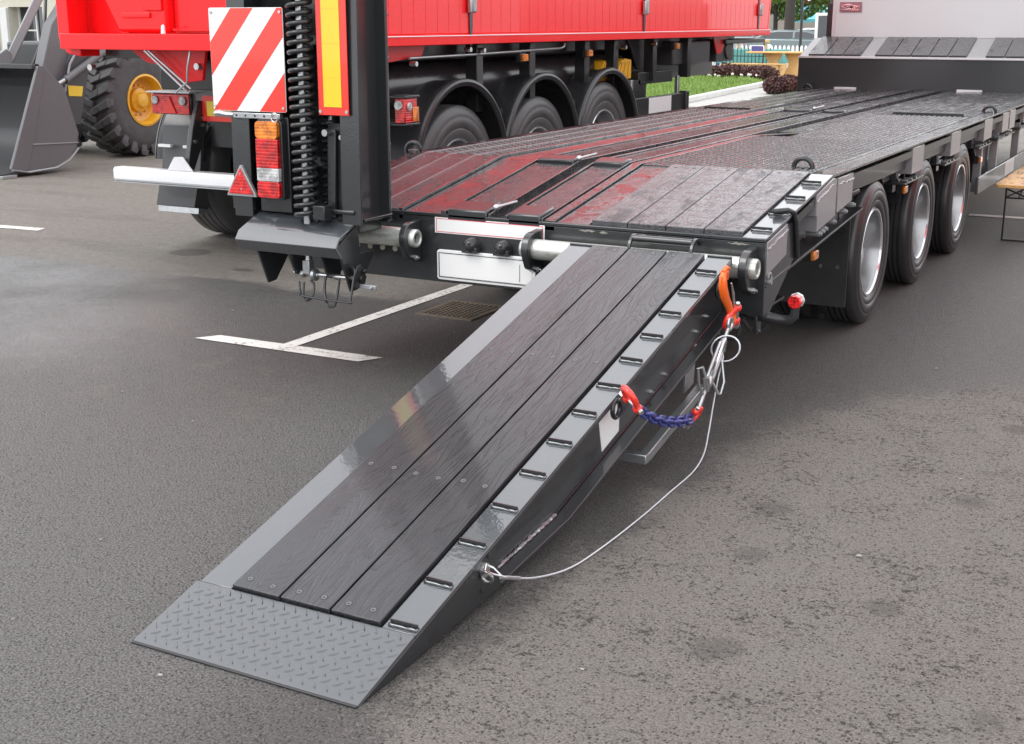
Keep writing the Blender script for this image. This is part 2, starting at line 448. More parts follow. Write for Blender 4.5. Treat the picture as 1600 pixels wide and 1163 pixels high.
def lathe(bm, prof, c, axis='x', seg=32, close=False, a0=0, a1=2 * PI):
    """prof: list of (radius, offset along axis)."""
    c = Vector(c); full = abs(a1 - a0 - 2 * PI) < 1e-6
    ns = seg if full else seg + 1; rings = []
    for k in range(ns):
        t = a0 + (a1 - a0) * k / seg
        ring = []
        for (r, h) in prof:
            if axis == 'x': v = Vector((h, r * math.cos(t), r * math.sin(t)))
            elif axis == 'y': v = Vector((r * math.cos(t), h, r * math.sin(t)))
            else: v = Vector((r * math.cos(t), r * math.sin(t), h))
            ring.append(bm.verts.new(c + v))
        rings.append(ring)
    np_ = len(prof)
    for k in range(seg):
        A, B = rings[k], rings[(k + 1) % ns]
        for i in range(np_ - 1 + (1 if close else 0)):
            j = (i + 1) % np_
            try: bm.faces.new([A[i], B[i], B[j], A[j]])
            except ValueError: pass
def cyl(bm, c, r, h0, h1, axis='x', seg=20):
    lathe(bm, [(0.0001, h0), (r, h0), (r, h1), (0.0001, h1)], c, axis, seg)
def arc(c, r, a0, a1, n, axis='x', off=0):
    out = []
    for k in range(n + 1):
        t = R(a0 + (a1 - a0) * k / n)
        if axis == 'x': out.append((c[0] + off, c[1] + r * math.cos(t), c[2] + r * math.sin(t)))
        elif axis == 'y': out.append((c[0] + r * math.cos(t), c[1], c[2] + r * math.sin(t)))
        else: out.append((c[0] + r * math.cos(t), c[1] + r * math.sin(t), c[2]))
    return out

def finish(bm, smooth):
    bmesh.ops.recalc_face_normals(bm, faces=bm.faces[:])
    me = bpy.data.meshes.new('mesh')
    bm.to_mesh(me); bm.free()
    if smooth:
        for p in me.polygons: p.use_smooth = True
    return me
def origin(o):
    """World position of an object built with unrotated parents."""
    v = Vector((0, 0, 0))
    while o is not None: v += Vector(o.location); o = o.parent
    return v
def clusters(bm):
    """Groups of faces that touch or nearly touch (2 mm), as index lists."""
    bm.faces.ensure_lookup_table(); bm.faces.index_update()
    seen = set(); isl = []
    for f in bm.faces:
        if f.index in seen: continue
        st = [f]; seen.add(f.index); grp = []
        while st:
            g = st.pop(); grp.append(g.index)
            for v in g.verts:
                for h in v.link_faces:
                    if h.index not in seen: seen.add(h.index); st.append(h)
        isl.append(grp)
    if len(isl) < 2 or len(isl) > 400: return None
    bb = []
    for g in isl:
        co = [v.co for i in g for v in bm.faces[i].verts]
        bb.append(([min(c[k] for c in co) - .002 for k in range(3)], [max(c[k] for c in co) + .002 for k in range(3)]))
    par = list(range(len(isl)))
    def root(i):
        while par[i] != i: i = par[i]
        return i
    for i in range(len(isl)):
        for j in range(i):
            if all(bb[i][0][k] <= bb[j][1][k] and bb[j][0][k] <= bb[i][1][k] for k in range(3)): par[root(i)] = root(j)
    out = {}
    for i, g in enumerate(isl): out.setdefault(root(i), []).extend(g)
    return list(out.values()) if len(out) > 1 else None
def part(name, bm, mat, parent=None, bevel=0.0, smooth=None, local=False, label=None, stuff=False, ang=40, bseg=2, split=True):
    if split and not stuff and len(bm.faces) < 2500:
        cl = clusters(bm)
        if cl:
            res = None
            for g in cl:
                nb = bmesh.new(); vm = {}
                for i in g:
                    f = bm.faces[i]
                    for v in f.verts:
                        if v not in vm: vm[v] = nb.verts.new(v.co)
                    nb.faces.new([vm[v] for v in f.verts])
                res = part(name, nb, mat, parent, bevel, smooth, local, label, False, ang, bseg, False)
            bm.free(); return res
    """Link a bmesh as one object. Coordinates are world ones unless local=True."""
    me = finish(bm, False)
    if smooth is None: smooth = True
    o = bpy.data.objects.new(name, me)
    me.name = name
    me.materials.append(MT[mat] if isinstance(mat, str) else mat)
    col.objects.link(o)
    if parent is not None:
        o.parent = parent
        if not local: o.location = -origin(parent)
    if bevel:
        b = o.modifiers.new('bevel', 'BEVEL'); b.width = bevel; b.segments = bseg; b.limit_method = 'ANGLE'; b.angle_limit = R(35)
        b.harden_normals = False
    if smooth:
        for p in me.polygons: p.use_smooth = True
        try: me.set_sharp_from_angle(angle=R(ang))
        except Exception: pass
    if label: o['label'] = label
    if stuff: o['kind'] = 'stuff'
    return o
def empty(name, loc, label=None, cat=None, group=None, parent=None, rot=(0, 0, 0)):
    o = bpy.data.objects.new(name, None); col.objects.link(o); o.empty_display_size = 0.1
    o.location = loc; o.rotation_euler = rot
    if parent is not None: o.parent = parent
    if label: o['label'] = label
    if cat: o['category'] = cat
    if group: o['group'] = group
    return o
def tag(o, label, cat, group=None):
    o['label'] = label; o['category'] = cat
    if group: o['group'] = group
    return o
def inst(src, name, parent, loc, rot=(0, 0, 0), scale=(1, 1, 1)):
    """A repeat of a small piece sharing src's mesh; location in the parent's frame."""
    o = src.copy(); o.name = name; col.objects.link(o); o.parent = parent
    o.location = loc; o.rotation_euler = rot; o.scale = scale
    return o
def copy_tree(o, parent=None):
    c = o.copy(); col.objects.link(c); c.parent = parent
    for ch in list(o.children): copy_tree(ch, c)
    return c
def B(): return bmesh.new()
def structure(o): o['kind'] = 'structure'; return o

# ------------------------------------------------------------------ ground
bm = B()
v = [bm.verts.new(p) for p in ((-150, -40, 0), (60, -40, 0), (60, 170, 0), (-150, 170, 0))]
bm.faces.new(v)
structure(part('ground', bm, 'asphalt'))
def line_quad(pts, z=0.004):
    b = B(); b.faces.new([b.verts.new((x, y, z)) for x, y in pts]); return b
structure(part('parking_line', line_quad([(-1.93, -0.035), (-0.87, -0.03), (-0.80, 0.095), (-1.85, 0.085)]), 'line'))
structure(part('parking_line', line_quad([(-1.425, 0.09), (-1.335, 0.0905), (-1.345, 4.9), (-1.435, 4.9)]), 'line'))
structure(part('parking_line', line_quad([(-7.4, 2.02), (-5.58, 2.21), (-5.62, 2.33), (-7.44, 2.14)]), 'line'))
structure(part('parking_line', line_quad([(0.9, 6.7), (5, 6.7), (5, 6.82), (0.9, 6.82)]), 'line'))
structure(part('parking_line', line_quad([(0.9, 9.7), (6, 9.7), (6, 9.95), (0.9, 9.95)]), 'line'))

# drain cover in the asphalt
dr = empty('drain_cover', (-1.02, 1.25, 0), 'rusty square drain cover with worn grid, set in asphalt left of the lowered ramp', 'drain cover')
b = B()
for (a, c_, d, e) in ((-1.21, -0.83, 1.03, 1.07), (-1.21, -0.83, 1.43, 1.47), (-1.21, -1.17, 1.07, 1.43), (-0.87, -0.83, 1.07, 1.43)):
    box(b, a, c_, d, e, -0.03, 0.009)
part('frame', b, 'rust', dr, 0.003, split=False)
b = B(); box(b, -1.168, -0.872, 1.072, 1.428, -0.03, 0.004)
for i in range(9):
    for j in range(11):
        cx, cy = -1.15 + i * 0.0325, 1.09 + j * 0.032
        box(b, cx - 0.010, cx + 0.010, cy - 0.010, cy + 0.010, 0.0045, 0.010)
part('grid_plate', b, 'rust', dr, split=False)

# a few pale pebbles and leaves scattered on the asphalt
PEB = ['small pale pebble on the grey asphalt left of the ramp foot', 'pale pebble in front of the ramp foot, nearest the camera', 'small pebble at the lower left, before the tread plate corner',
       'flat whitish pebble on the brown dry patch right of the ramp', 'pale pebble on the wet asphalt in the left foreground', 'small pebble between the parking line end and the long ramp',
       'pale pebble on dark asphalt below the trailer wheels', 'pale pebble near the right edge of the brown patch', 'small pebble beside the middle of the left ramp edge', 'pebble on the brown patch right of the wire cable',
       'pebble just left of the T shaped parking line', 'farthest small pebble on the wet lane at left']
MT['pebble'] = plain('pale_pebble', (0.30, 0.27, 0.24), 0.6, bump=0.4)
MT['leaf'] = plain('dead_leaf', (0.30, 0.26, 0.2), 0.6)
for k, (x, y, s) in enumerate([(-0.27, -2.35, .010), (0.55, -2.95, .011), (-0.05, -2.9, .007), (1.95, -1.3, .014), (-1.5, -1.0, .009), (-0.9, -1.2, .008), (1.7, 1.2, .012), (2.1, -0.4, .009), (-0.6, -1.7, .008), (1.5, -2.4, .010), (-2.2, 0.6, .012), (-2.9, 0.9, .012)]):
    b = B()
    bmesh.ops.create_icosphere(b, subdivisions=1, radius=s * .6)
    for vv in b.verts: vv.co = Vector((vv.co.x * random.uniform(.9, 1.6), vv.co.y * random.uniform(.7, 1.1), vv.co.z * .45 + .003)) * random.uniform(.9, 1.1)
    o = part('pebble', b, 'pebble'); o.location = (x, y, 0.003)
    tag(o, PEB[k], 'pebble', 'pebbles scattered on the asphalt')

# ------------------------------------------------------------------ wheels
def make_wheel(parent, c, Rr, w, rr, s=1, dish=0.10, name='wheel', hubm='hub', tyrem='tyre', rimm='rim', grooves=4, holes=10, hub_r=0.11, hub_out=0.03):
    """c: centre of the outer side of the tyre; s=+1 when the outer side faces +x."""
    c = Vector(c)
    w_ = empty(name, (0, 0, 0), parent=parent); w_.location = c - origin(parent)
    pr = [(rr + 0.004, -0.035), (rr + 0.012, -0.016), (rr + (Rr - rr) * 0.30, -0.004), (rr + (Rr - rr) * 0.33, -0.0065), (rr + (Rr - rr) * 0.36, -0.001),
          (rr + (Rr - rr) * 0.62, 0.0), (rr + (Rr - rr) * 0.65, -0.004), (rr + (Rr - rr) * 0.70, -0.002), (Rr - 0.028, -0.010), (Rr - 0.024, -0.015), (Rr - 0.012, -0.018), (Rr - 0.003, -0.030), (Rr, -0.040)]
    tw = w - 0.08; gw = 0.012
    for g in range(grooves):
        h = -0.04 - tw * (g + 1) / (grooves + 1)
        pr += [(Rr, h + gw / 2), (Rr - 0.012, h + gw / 2 - 0.002), (Rr - 0.012, h - gw / 2 + 0.002), (Rr, h - gw / 2)]
    pr += [(Rr, -w + 0.04), (Rr - 0.015, -w + 0.018), (rr + (Rr - rr) * 0.6, -w), (rr + 0.004, -w + 0.035)]
    pr = [(r, h * s) for r, h in pr]
    b = B(); lathe(b, pr, (0, 0, 0), 'x', 72)
    part('tyre', b, tyrem, w_, local=True, ang=50)
    lp = [(rr + 0.006, -0.032), (rr + 0.010, -0.020), (rr + 0.006, -0.012), (rr - 0.004, -0.013), (rr - 0.010, -0.022)]
    b = B(); lathe(b, [(r, h * s) for r, h in lp], (0, 0, 0), 'x', 56)
    part('rim_lip', b, 'rim_lip', w_, local=True)
    bp = [(rr - 0.010, -0.022), (rr - 0.018, -0.045), (rr - 0.022, -dish * 0.6), (rr - 0.034, -dish * 0.85), (rr - 0.05, -dish), (hub_r + 0.045, -dish + 0.012), (hub_r + 0.03, -dish + 0.02), (hub_r, -dish + 0.02), (0.02, -dish + 0.02)]
    b = B(); lathe(b, [(r, h * s) for r, h in bp], (0, 0, 0), 'x', 56)
    part('rim', b, rimm, w_, local=True)
    b = B()
    for k in range(holes):
        t = 2 * PI * (k + .5) / holes; rc = (rr - 0.05 + hub_r + 0.045) / 2
        m = Matrix.Translation((0, rc * math.cos(t), rc * math.sin(t)))
        cyl(b, (0, rc * math.cos(t), rc * math.sin(t)), 0.017, (-dish + 0.004) * s, (-dish + 0.009) * s, 'x', 10)
    part('hand_holes', b, 'print_black', w_, local=True, split=False, stuff=True)
    b = B()
    lathe(b, [(0.0001, (-dish + hub_out + 0.03) * s), (hub_r * 0.45, (-dish + hub_out + 0.028) * s), (hub_r * 0.55, (-dish + hub_out + 0.01) * s), (hub_r * 0.62, (-dish + 0.02) * s)], (0, 0, 0), 'x', 24)
    for k in range(10):
        t = 2 * PI * k / 10
        cyl(b, (0, hub_r * 0.85 * math.cos(t), hub_r * 0.85 * math.sin(t)), 0.012, (-dish + 0.02) * s, (-dish + 0.05) * s, 'x', 6)
    part('hub', b, hubm, w_, local=True, split=False)
    return w_
def copy_wheel(src, parent, c, flip=False):
    w_ = copy_tree(src, parent); w_.location = Vector(c) - origin(parent)
    if flip: w_.rotation_euler = (0, 0, PI)
    return w_

# ------------------------------------------------------------------ lowbed trailer
TR = empty('lowbed_trailer', (0, 4.5, 0), 'dark grey lowbed trailer with wet plank deck and one rear ramp lowered to the asphalt', 'trailer')
HR, HF, YK = 0.776, 0.940, 0.984
def dz(y): return HR + (HF - HR) * min(y, YK) / YK
def slab(name, x0, x1, y0, y1, mat, t0, t1, bevel=0.0, parent=None, label=None, stuff=False):
    """A strip following the deck top, from t0 to t1 above it."""
    ys = [y0] + ([YK] if y0 < YK - 1e-6 < y1 - 1e-3 else []) + [y1]
    pts = [(y, dz(y) + t0) for y in ys] + [(y, dz(y) + t1) for y in ys[::-1]]
    b = B(); prism(b, pts, 'x', x0, x1)
    return part(name, b, mat, parent or TR, bevel, label=label, stuff=stuff, ang=30)

deck = slab('deck_frame', -1.185, 1.185, 0.03, 9.0, 'black_paint', -0.075, -0.035)
slab('edge_plate', 1.085, 1.190, 0.0, 0.99, 'ramp_steel', -0.014, 0.0, 0.002)
slab('edge_plate', 1.085, 1.190, 0.992, 9.0, 'wet_plate', -0.014, 0.0, 0.002)
slab('edge_plate', -1.190, -1.085, 0.0, 9.0, 'wet_plate', -0.014, 0.0, 0.002)
slab('floor_plate', 0.214, 0.372, 0.012, 3.02, 'wet_plate', -0.02, -0.004, 0.001)
slab('floor_plate', -0.594, -0.392, 0.012, 9.0, 'wet_plate', -0.02, -0.004, 0.001)
# steel rails standing a little above the planks
for (a, c_, y0, y1) in ((-0.622, -0.600, 0.0, 9.0), (-0.388, -0.362, 0.0, 9.0), (-0.135, -0.122, 0.0, 9.0), (-0.046, -0.033, 0.0, 9.0), (0.140, 0.150, 0.0, 9.0), (0.158, 0.208, 0.0, 2.9)):
    slab('deck_rail', a, c_, y0, y1, 'wet_plate', -0.04, 0.012 if c_ - a < .03 else 0.006, 0.002)
b = B(); prism(b, [(0.158, 2.9), (0.208, 2.9), (0.372, 3.2), (0.372, 9.0), (0.325, 9.0), (0.325, 3.22)], 'z', HF - 0.04, HF + 0.006); part('deck_rail', b, 'wet_plate', TR, 0.002)
# recessed middle channel floor
slab('channel_floor', -0.122, -0.046, 0.0, 9.0, 'black_paint', -0.055, -0.034)
slab('channel_floor', 0.150, 0.158, 0.0, 2.9, 'black_paint', -0.05, -0.034)
# beavertail planks
scr_m = B(); lathe(scr_m, [(0.0001, -0.001), (0.0030, -0.001), (0.0042, 0.0010), (0.0072, 0.0012), (0.0080, 0.0004), (0.0086, -0.0012)], (0, 0, 0), 'z', 12)
bore = B(); lathe(bore, [(0.0001, 0.0), (0.0112, 0.0)], (0, 0, 0), 'z', 12)
BORE = finish(bore, False); BORE.materials.append(MT['print_black'])
SCREW = finish(scr_m, False); SCREW.materials.append(MT['screw'])
def screw(parent, loc, rot=(0, 0, 0), s=1.0, name='screw'):
    o = bpy.data.objects.new(name, SCREW); col.objects.link(o); o.parent = parent
    o.location = loc; o.rotation_euler = rot; o.scale = (s, s, s)
    h = bpy.data.objects.new('screw_hole', BORE); col.objects.link(h); h.parent = parent; h.location = Vector(loc) - Vector((0, 0, 0.0003)); h.rotation_euler = rot; h.scale = (s, s, s)
    return o
BA = math.atan2(HF - HR, YK)
def plank(x0, x1, y0, y1, top=0.008, mat='deck_wood', rows=(), name='plank'):
    p_ = slab(name, x0, x1, y0, y1, mat, -0.034, top, 0.003)
    off = -origin(p_)
    for y in rows:
        for fx in (0.22, 0.78):
            x = x0 + (x1 - x0) * fx
            screw(p_, off + Vector((x, y, dz(y) + top + 0.0006)), (BA if y < YK else 0, 0, 0))
    return p_
for (a, c_) in ((0.378, 0.547), (0.551, 0.727), (0.731, 0.902), (0.906, 1.078)):
    plank(a, c_, 0.030, YK - 0.004, 0.012, rows=(0.075, YK - 0.05))
for (a, c_) in ((-1.075, -0.930), (-0.918, -0.774), (-0.762, -0.630)):
    plank(a, c_, 0.004, YK - 0.002, 0.004, rows=(0.05, 0.9))
    plank(a, c_, 5.32, 8.98, 0.004)
for x in (-0.924, -0.768):
    slab('plank_strip', x - 0.005, x + 0.005, 0.0, 9.0, 'zinc', -0.03, 0.006)
slab('plank_strip', -1.083, -1.077, 0.0, 9.0, 'zinc', -0.03, 0.006)
for (a, c_) in ((-0.358, -0.139), (-0.029, 0.136)):
    plank(a, c_, 0.15, YK - 0.08, 0.004, rows=(0.2,))
    for (y0, y1) in ((YK + 0.06, 5.2), (5.34, 8.98)): plank(a, c_, y0, y1, 0.004, rows=(y0 + .1, y1 - .1))
# hinge caps over the ends of the middle planks
for (a, c_) in ((-0.352, -0.140), (-0.030, 0.138)):
    for y0, y1 in ((-0.004, 0.142), (YK - 0.075, YK + 0.055), (5.21, 5.33)):
        slab('hinge_cap', a, c_, y0, y1, 'paint', -0.03, 0.024, 0.008)
for y in (0.05, 0.93, 5.27):
    b = B(); tube(b, [(-0.118, y, dz(y) + .03), (-0.075, y + 0.12, dz(y) + 0.045)], 0.007, 8)
    bmesh.ops.create_uvsphere(b, u_segments=10, v_segments=8, radius=0.016, matrix=Matrix.Translation((-0.118, y, dz(y) + 0.03)))
    part('latch_pin', b, 'zinc', TR)
# chequered covers above the axles, with raised lozenges
def lozenges(name, parent, x0, x1, y0, y1, z, pitch, l, wd, h, mat, off):
    b = B(); nx = int((x1 - x0) / pitch); ny = int((y1 - y0) / pitch)
    for i in range(nx):
        for j in range(ny):
            cx = x0 + (i + .5) * (x1 - x0) / nx; cy = y0 + (j + .5) * (y1 - y0) / ny
            t = R(45 if (i + j) % 2 else -45); ca, sa = math.cos(t), math.sin(t)
            P = []
            for (u, w2, hh) in ((-l, 0, 0), (-l * .5, -wd, 0), (l * .5, -wd, 0), (l, 0, 0), (l * .5, wd, 0), (-l * .5, wd, 0)):
                P.append(b.verts.new((cx + u * ca - w2 * sa, cy + u * sa + w2 * ca, z - 0.0005)))
            T = [b.verts.new((cx + u * ca, cy + u * sa, z + h)) for u in (-l * .6, l * .6)]
            b.faces.new([P[0], P[1], T[0]]); b.faces.new([P[1], P[2], T[1], T[0]]); b.faces.new([P[2], P[3], T[1]])
            b.faces.new([P[3], P[4], T[1]]); b.faces.new([P[4], P[5], T[0], T[1]]); b.faces.new([P[5], P[0], T[0]])
    o = part(name, b, mat, parent, local=False, stuff=True, ang=60)
    return o
for (x0, x1, y0, y1) in ((0.214, 1.080, YK + 0.006, 2.94), (0.376, 1.080, 2.955, 4.10), (0.376, 1.080, 4.115, 5.28),
                         (-1.076, -0.628, YK + 0.006, 2.94), (-1.076, -0.628, 2.955, 4.10), (-1.076, -0.628, 4.115, 5.28)):
    cv = slab('wheel_cover', x0, x1, y0, y1, 'wet_cover', -0.028, 0.003 if y0 > 1 else 0.002, 0.002)
    lozenges('tread_pattern', cv, x0 + .012, x1 - .012, y0 + .012, y1 - .012, HF + 0.003, 0.036, 0.016, 0.005, 0.0035, 'wet_cover', None)
slab('stop_bar', 0.50, 1.03, 5.285, 5.312, 'black_paint', -0.01, 0.025, 0.003)
slab('stop_bar', -1.05, -0.66, 5.285, 5.312, 'black_paint', -0.01, 0.020, 0.003)
for i in range(5):
    a = 0.378 + i * 0.1412
    plank(a, a + 0.1365, 5.32, 8.98, 0.006, rows=(5.4, 8.9))
plank(0.214, 0.320, 3.3, 8.98, 0.002)

# lashing rings
def lash(x, y, z, r=0.047):
    b = B(); tube(b, arc((x, y, z + 0.004), r, 0, 360, 20, 'y')[:-1], 0.0125, 8, True)
    o = part('lashing_ring', b, 'black_paint', TR)
    b = B(); box(b, x - .03, x + .03, y - 0.012, y + .03, z - 0.004, z + 0.010); part('bracket', b, 'paint', o, 0.003, local=False)
for (x, y) in ((0.985, 1.19), (-1.195, 1.03), (-1.21, 8.85), (1.12, 5.9)): lash(x, y, HF)

# edge cleats on the beavertail side
cl = B(); prism(cl, [(-0.003, 0.0), (0.006, 0.0), (0.002, 0.004), (0.0015, 0.015), (-0.003, 0.016)], 'x', -0.052, 0.052)
CLEAT = finish(cl, False); CLEAT.materials.append(MT['paint'])
wb = B()
random.seed(3)
for side in (1,):
    pts = [(-0.055 + 0.11 * i / 9, -0.008, 0.0012 + random.uniform(0, 0.0015)) for i in range(10)]
    tube(wb, pts, [0.0048 + random.uniform(-.0012, .0016) for _ in pts], 6)
WELD = finish(wb, True); WELD.materials.append(MT['ramp_steel'])
def cleat(parent, loc, rot=(0, 0, 0), sx=1.0):
    o = bpy.data.objects.new('cleat', CLEAT); col.objects.link(o); o.parent = parent; o.location = loc; o.rotation_euler = rot; o.scale = (sx, 1, 1)
    w_ = bpy.data.objects.new('weld_bead', WELD); col.objects.link(w_); w_.parent = parent; w_.location = Vector(loc); w_.rotation_euler = rot; w_.scale = (sx, 1, 1)
ep = [o for o in TR.children if o.name.startswith('edge_plate')][0]
for y in (0.10, 0.33, 0.57, 0.82):
    cleat(ep, -origin(ep) + Vector((1.138, y, dz(y) + 0.0006)), (BA, 0, 0), 0.85)

# rear beam, lip and side plates
b = B(); box(b, -1.19, 1.19, 0.0, 0.016, 0.448, 0.757); part('rear_beam', b, 'paint', TR, 0.003)
b = B(); box(b, -1.19, 1.19, -0.004, 0.028, 0.759, 0.7735); part('rear_lip', b, 'paint', TR, 0.003)
b = B(); box(b, -1.16, 1.16, 0.018, 0.40, 0.448, 0.460); part('belly_plate', b, 'black_paint', TR)
for s in (1, -1):
    x0, x1 = (1.168, 1.188) if s > 0 else (-1.188, -1.168)
    b = B(); prism(b, [(0.018, 0.74), (0.018, 0.435), (0.085, 0.435), (0.42, 0.63), (0.42, 0.80), (0.05, 0.758)], 'x', x0, x1); part('side_plate', b, 'paint', TR, 0.003)
for x in (-0.52, 0.44):
    b = B(); box(b, x, x + 0.08, 0.05, 9.0, 0.50, 0.72); part('chassis_beam', b, 'black_paint', TR, 0.004)
b = B()
for y in (0.5, 1.5, 2.7, 4.0, 5.4, 6.8, 8.2): box(b, -1.1, 1.1, y, y + 0.08, 0.66, 0.76)
part('cross_members', b, 'black_paint', TR)
b = B(); box(b, -1.15, 1.15, 1.0, 9.0, 0.80, 0.86); part('belly_plate', b, 'black_paint', TR)
# paint chips on the rear beam
MT['chip'] = plain('scraped_bare_steel', (0.30, 0.29, 0.26), 0.4, 0.5, dirtcol=(0.15, 0.1, 0.06))
for (x0, x1, z) in ((0.33, 0.41, 0.748), (0.43, 0.47, 0.745), (0.60, 0.66, 0.748), (0.68, 0.76, 0.745), (1.02, 1.12, 0.746), (0.86, 0.90, 0.748)):
    b = B(); n = 12
    up = [(x0 + (x1 - x0) * i / n, z + random.uniform(.001, .008) * math.sin(PI * (i + .5) / (n + 1))) for i in range(n + 1)]
    dn = [(x0 + (x1 - x0) * i / n, z - random.uniform(.001, .007) * math.sin(PI * (i + .5) / (n + 1))) for i in range(n, -1, -1)]
    prism(b, up + dn, 'y', -0.0012, 0.001); part('paint_chip', b, 'chip', TR)

# blank strip sticker, number plate, plate lamps, plugs
b = B(); box(b, -0.420, 0.160, -0.0025, -0.0005, 0.683, 0.7565); st_ = part('name_strip', b, 'white', TR, 0.0)
b = B()
for (a, c_, d, e) in ((-0.413, 0.153, 0.749, 0.752), (-0.413, 0.153, 0.6875, 0.6905), (-0.413, -0.410, 0.6905, 0.749), (0.150, 0.153, 0.6905, 0.749)):
    box(b, a, c_, -0.0035, -0.0027, d, e)
part('red_border', b, 'refl_line', st_, split=False)
b = B(); prism(b, [(-0.405 + .01, 0.462), (0.11, 0.462), (0.12, 0.472), (0.12, 0.596), (0.11, 0.606), (-0.395, 0.606), (-0.405, 0.596), (-0.405, 0.472)], 'y', -0.014, -0.001)
pl_ = part('plate_holder', b, 'white', TR, 0.003)
b = B(); box(b, -0.388, 0.104, -0.0165, -0.0145, 0.480, 0.588); part('number_plate', b, 'white', pl_, 0.001)
b = B()
for (a, c_, d, e) in ((-0.392, 0.108, 0.590, 0.5925), (-0.392, 0.108, 0.4755, 0.478), (-0.3935, -0.391, 0.4755, 0.5925), (0.040, 0.042, 0.49, 0.57)):
    box(b, a, c_, -0.0182, -0.0148, d, e)
part('plate_edging', b, 'print_black', pl_, split=False)
for x in (-0.212, -0.045):
    b = B()
    lathe(b, [(0.0001, -0.062), (0.016, -0.060), (0.028, -0.050), (0.034, -0.034), (0.037, -0.010), (0.040, -0.001)], (x, 0, 0.640), 'y', 20)
    box(b, x - 0.04, x + 0.04, -0.045, -0.001, 0.606, 0.632)
    lathe(b, [(0.006, -0.068), (0.006, -0.055)], (x + 0.012, 0, 0.652), 'y', 8)
    part('plate_lamp', b, 'mud_plastic', TR, 0.004)
MT['plug'] = plain('cream_hole_plug', (0.52, 0.49, 0.40), 0.5, 0, 0, 0.3)
for i in range(4):
    b = B(); cyl(b, (-0.866 + i * 0.0725, 0, 0.590 - 0.001 * i), 0.0135, -0.003, 0.002, 'y', 16); part('hole_plug', b, 'plug', TR)
b = B(); cyl(b, (-0.437, 0, 0.548), 0.012, -0.0015, 0.001, 'y', 16); part('hole_plug', b, 'print_black', TR, label='small black round hole beside the number plate')

# hinge tubes and their ears
TY, TZ, TRr = -0.078, 0.660, 0.046
def htube(x0, x1):
    b = B(); cyl(b, (0, TY, TZ), TRr, x0, x1, 'x', 32); part('hinge_tube', b, 'tube', TR)
htube(-1.24, -0.505); htube(0.150, 1.135)
def ear(x0, x1, end):
    pts = [(0.0, 0.742)] + [(TY + 0.074 * math.cos(R(a)), TZ + 0.002 + 0.074 * math.sin(R(a))) for a in range(80, 211, 13)] + [(-0.115, 0.575), (-0.05, 0.545), (0.0, 0.535)]
    b = B(); prism(b, pts, 'x', x0, x1); e_ = part('hinge_ear', b, 'paint', TR, 0.005)
    xs, s = (x1, 1) if end > 0 else (x0, -1)
    b = B(); lathe(b, [(0.026, 0.0), (0.026, 0.024 * s), (0.030, 0.028 * s), (0.038, 0.028 * s), (0.043, 0.022 * s), (0.043, 0.0)], (xs, TY, TZ), 'x', 32)
    part('bush_ring', b, 'tube', e_)
    b = B(); cyl(b, (xs, TY, TZ), 0.027, 0.0005 * s, 0.003 * s, 'x', 20); part('bore', b, 'print_black', e_)
    b = B(); cyl(b, (0, -0.060, 0.566), 0.013, x1 + 0.0, x1 + 0.014, 'x', 6); cyl(b, (0, -0.060, 0.566), 0.007, x1 + 0.013, x1 + 0.024, 'x', 10)
    part('bolt', b, 'steel', e_)
ear(-0.530, -0.497, 1); ear(0.116, 0.152, -1); ear(1.120, 1.156, 1); ear(-1.19, -1.16, -1)

